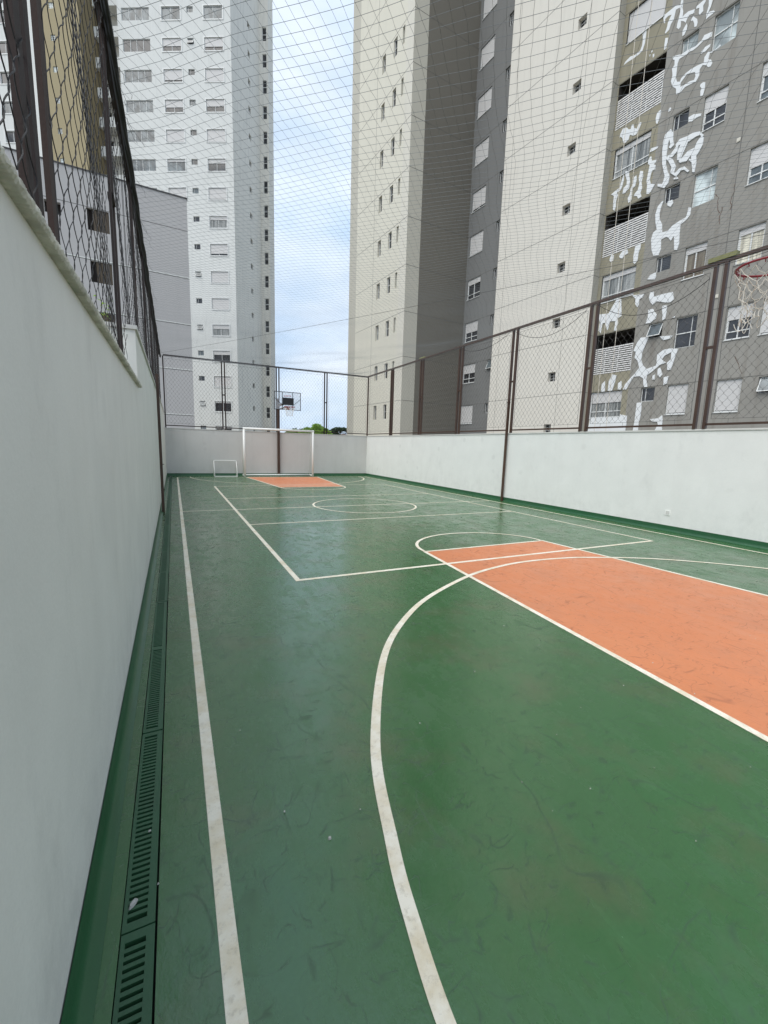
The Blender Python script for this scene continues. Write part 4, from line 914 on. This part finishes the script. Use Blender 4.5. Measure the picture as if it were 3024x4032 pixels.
def tree(name, x, y, h, spread, z0c, mat, lab, cat, seed, n=2600, ls=.17, flat=.6, clumps=22):
    r = random.Random(seed); T = tag(empty(name, (x, y, -.12)), lab, cat); m = MB(); tips = []
    m.tube([(0, 0, 0), (.05, .02, h*.25), (-.03, .04, h*.5)], [.16*h/5, .12*h/5, .08*h/5], 8)
    for i in range(clumps):
        a = r.uniform(0, 6.283); q = math.sqrt(r.random()); px, py = q*spread*math.cos(a), q*spread*math.sin(a); pz = z0c+(h-z0c)*(1-q*q*flat)*r.uniform(.72, .97)
        tips.append((px, py, pz)); m.tube([(-.03, .04, h*.45), (px*.5, py*.5, (pz+h*.45)/2), (px, py, pz)], [.05*h/5, .03*h/5, .012*h/5], 5)
    m.build('trunk', M_['bark'], T); c = MB()
    for i in range(n):
        px, py, pz = r.choice(tips); R_2 = spread*.30*r.random()**.4; a = r.uniform(0, 6.283); b = r.uniform(-1, 1); cb = math.sqrt(1-b*b)
        p = Vector((px+R_2*cb*math.cos(a), py+R_2*cb*math.sin(a), pz+R_2*b*.62)); u = Vector((r.gauss(0, 1), r.gauss(0, 1), r.gauss(0, .5))).normalized(); v = u.orthogonal().normalized(); s = ls*r.uniform(.6, 1.4)
        v = (v*math.cos(a)+u.cross(v)*math.sin(a)).normalized()
        c.quad(p-u*s, p+v*s*.5, p+u*s, p-v*s*.5)
    c.build('crown', M_[mat], T); return T
def azd(a, D): return D*math.sin(math.radians(a)), D*math.cos(math.radians(a))
x, y = azd(17.0, 58); tree('broadleaf_tree', x, y, 4.35, 2.0, 2.4, 'leaf', 'bright green broad tree rising just above the end wall beside the goal', 'tree', 1, 1900, .19)
x, y = azd(14.6, 66); tree('broadleaf_tree', x, y, 4.0, 1.7, 2.2, 'leaf', 'lower bright green tree above the end wall nearest the hoop pole', 'tree', 2, 1800, .16)
x, y = azd(19.0, 74); tree('broadleaf_tree', x, y, 4.0, 2.1, 2.3, 'leaf_dark', 'dull green tree low above the end wall right of the fence post', 'tree', 3, 2000, .17)
x, y = azd(20.3, 130); tree('umbrella_pine', x, y, 6.6, 3.0, 5.3, 'leaf_dark', 'far dark umbrella shaped pine beside the cream tower edge', 'tree', 4, 2200, .3, .35)
x, y = azd(15.8, 120); tree('broadleaf_tree', x, y, 5.6, 5.5, 3.0, 'leaf_dark', 'wide dark tree mass far behind the bright green trees', 'tree', 5, 3000, .32)
def house(a, D, w, dd, h, lab):
    x, y = azd(a, D); H = tag(empty('house', (x, y, -.12)), lab, 'house'); m = MB(); m.box(-w/2, w/2, 0, dd, 0, h); m.build('wall', M_['twhite'], H)
    m = MB(); e = .3; zz = h+.002; pk = h+w*.16
    m.quad((-w/2-e, -e, zz), (0, -e, pk), (0, dd+e, pk), (-w/2-e, dd+e, zz)); m.quad((0, -e, pk), (w/2+e, -e, zz), (w/2+e, dd+e, zz), (0, dd+e, pk)); m.poly([(-w/2-e, -e, zz), (w/2+e, -e, zz), (0, -e, pk)]); m.poly([(w/2+e, dd+e, zz), (-w/2-e, dd+e, zz), (0, dd+e, pk)])
    m.build('roof', plain('clay_roof', (.30, .16, .11), .9), H)
    for s in (-.25, .2): m = MB(); m.box(w*s, w*s+w*.14, -.04, -.002, h*.45, h*.7); m.build('window', M_['glass'], H)
house(20.7, 150, 6, 7, 4.6, 'small far white house beneath the umbrella pine')
house(19.6, 165, 5, 6, 4.9, 'small far white house left of the umbrella pine')
house(16.2, 140, 7, 7, 4.4, 'small far white house hidden behind the bright green tree')
# leafy shrub behind the left fence
T = tag(empty('shrub', (-1.0, 8.8, -.12)), 'thin pale leafed shrub behind the left fence near the wall step', 'shrub'); m = MB(); r = random.Random(9)
for i in range(5): m.tube([(0, 0, 0), (r.uniform(-.1, .1), r.uniform(-.2, .2), 2), (r.uniform(-.15, .15), r.uniform(-.5, .5), r.uniform(3.3, 3.95))], [.02, .014, .005], 5)
m.build('stem', M_['bark'], T); m = MB()
for i in range(170):
    p = Vector((r.uniform(-.2, .2), r.gauss(0, .38), r.uniform(2.7, 3.95))); a = r.uniform(0, 6.28); u = Vector((math.cos(a)*.4, math.sin(a), r.uniform(-.6, .2))).normalized()*r.uniform(.05, .09); v = u.cross(Vector((0, 0, 1))).normalized()*.016
    m.quad(p, p+u*.5+v, p+u, p+u*.5-v)
m.build('leaves', M_['leaf'], T)

# ================================================================== SMALL LITTER ON THE FLOOR
def chip(x, y, z, l, w_, h, rot, lab, mat='stonebit'):
    m = MB(); r = random.Random(int(x*1000)); n = 9
    ring = [(l*.5*math.cos(2*math.pi*i/n)*r.uniform(.85, 1.1), w_*.5*math.sin(2*math.pi*i/n)*r.uniform(.85, 1.1)) for i in range(n)]
    lo = [(a, b, 0) for a, b in ring]; hi = [(a*.72, b*.7, h*r.uniform(.8, 1.1)) for a, b in ring]
    for i in range(n): j = (i+1) % n; m.quad(lo[i], lo[j], hi[j], hi[i])
    m.poly(hi); m.poly(lo[::-1]); o = m.build('rubble_chip', M_[mat]); o.location = (x, y, z); o.rotation_euler = (0, 0, rot); return tag(o, lab, 'chip')
chip(-.186, 1.462, .003, .042, .016, .010, .9, 'long pale chip lying across the drain grate nearest the camera')
chip(.504, 1.422, .0005, .016, .013, .009, .3, 'small grey chip on green floor between the side line and the curved line')
chip(-.150, 1.752, .003, .011, .008, .006, .3, 'tiny pale chip resting on the second drain grate')
chip(-.112, 1.505, .001, .008, .006, .005, .3, 'tiny pale chip at the right edge of the drain grates')
m = MB(); r = random.Random(17)
for i in range(70):
    if r.random() < .8: y = .7+r.random()**1.6*6; x = r.uniform(-.09, 6)
    else: y = r.uniform(2, 20); x = r.uniform(.2, 9)
    s = r.uniform(.0012, .003); z = 0; a = r.uniform(0, 3.14)
    u = Vector((math.cos(a), math.sin(a), 0))*s*r.uniform(1, 1.8); v = Vector((-math.sin(a), math.cos(a), 0))*s; p = Vector((x, y, .0042))
    b = [p-u-v, p+u-v, p+u+v, p-u+v]; t = [q*1.0+Vector((0, 0, s*.9+.001)) for q in b]; t = [tt+(p-tt)*.3*1 if False else tt for tt in t]
    for i_ in range(4): j = (i_+1) % 4; m.quad(b[i_], b[j], t[j], t[i_])
    m.quad(*t)
tag(m.build('grit', M_['grit']), 'scattered pale grit and paint flakes over the green floor', 'grit', kind='stuff')
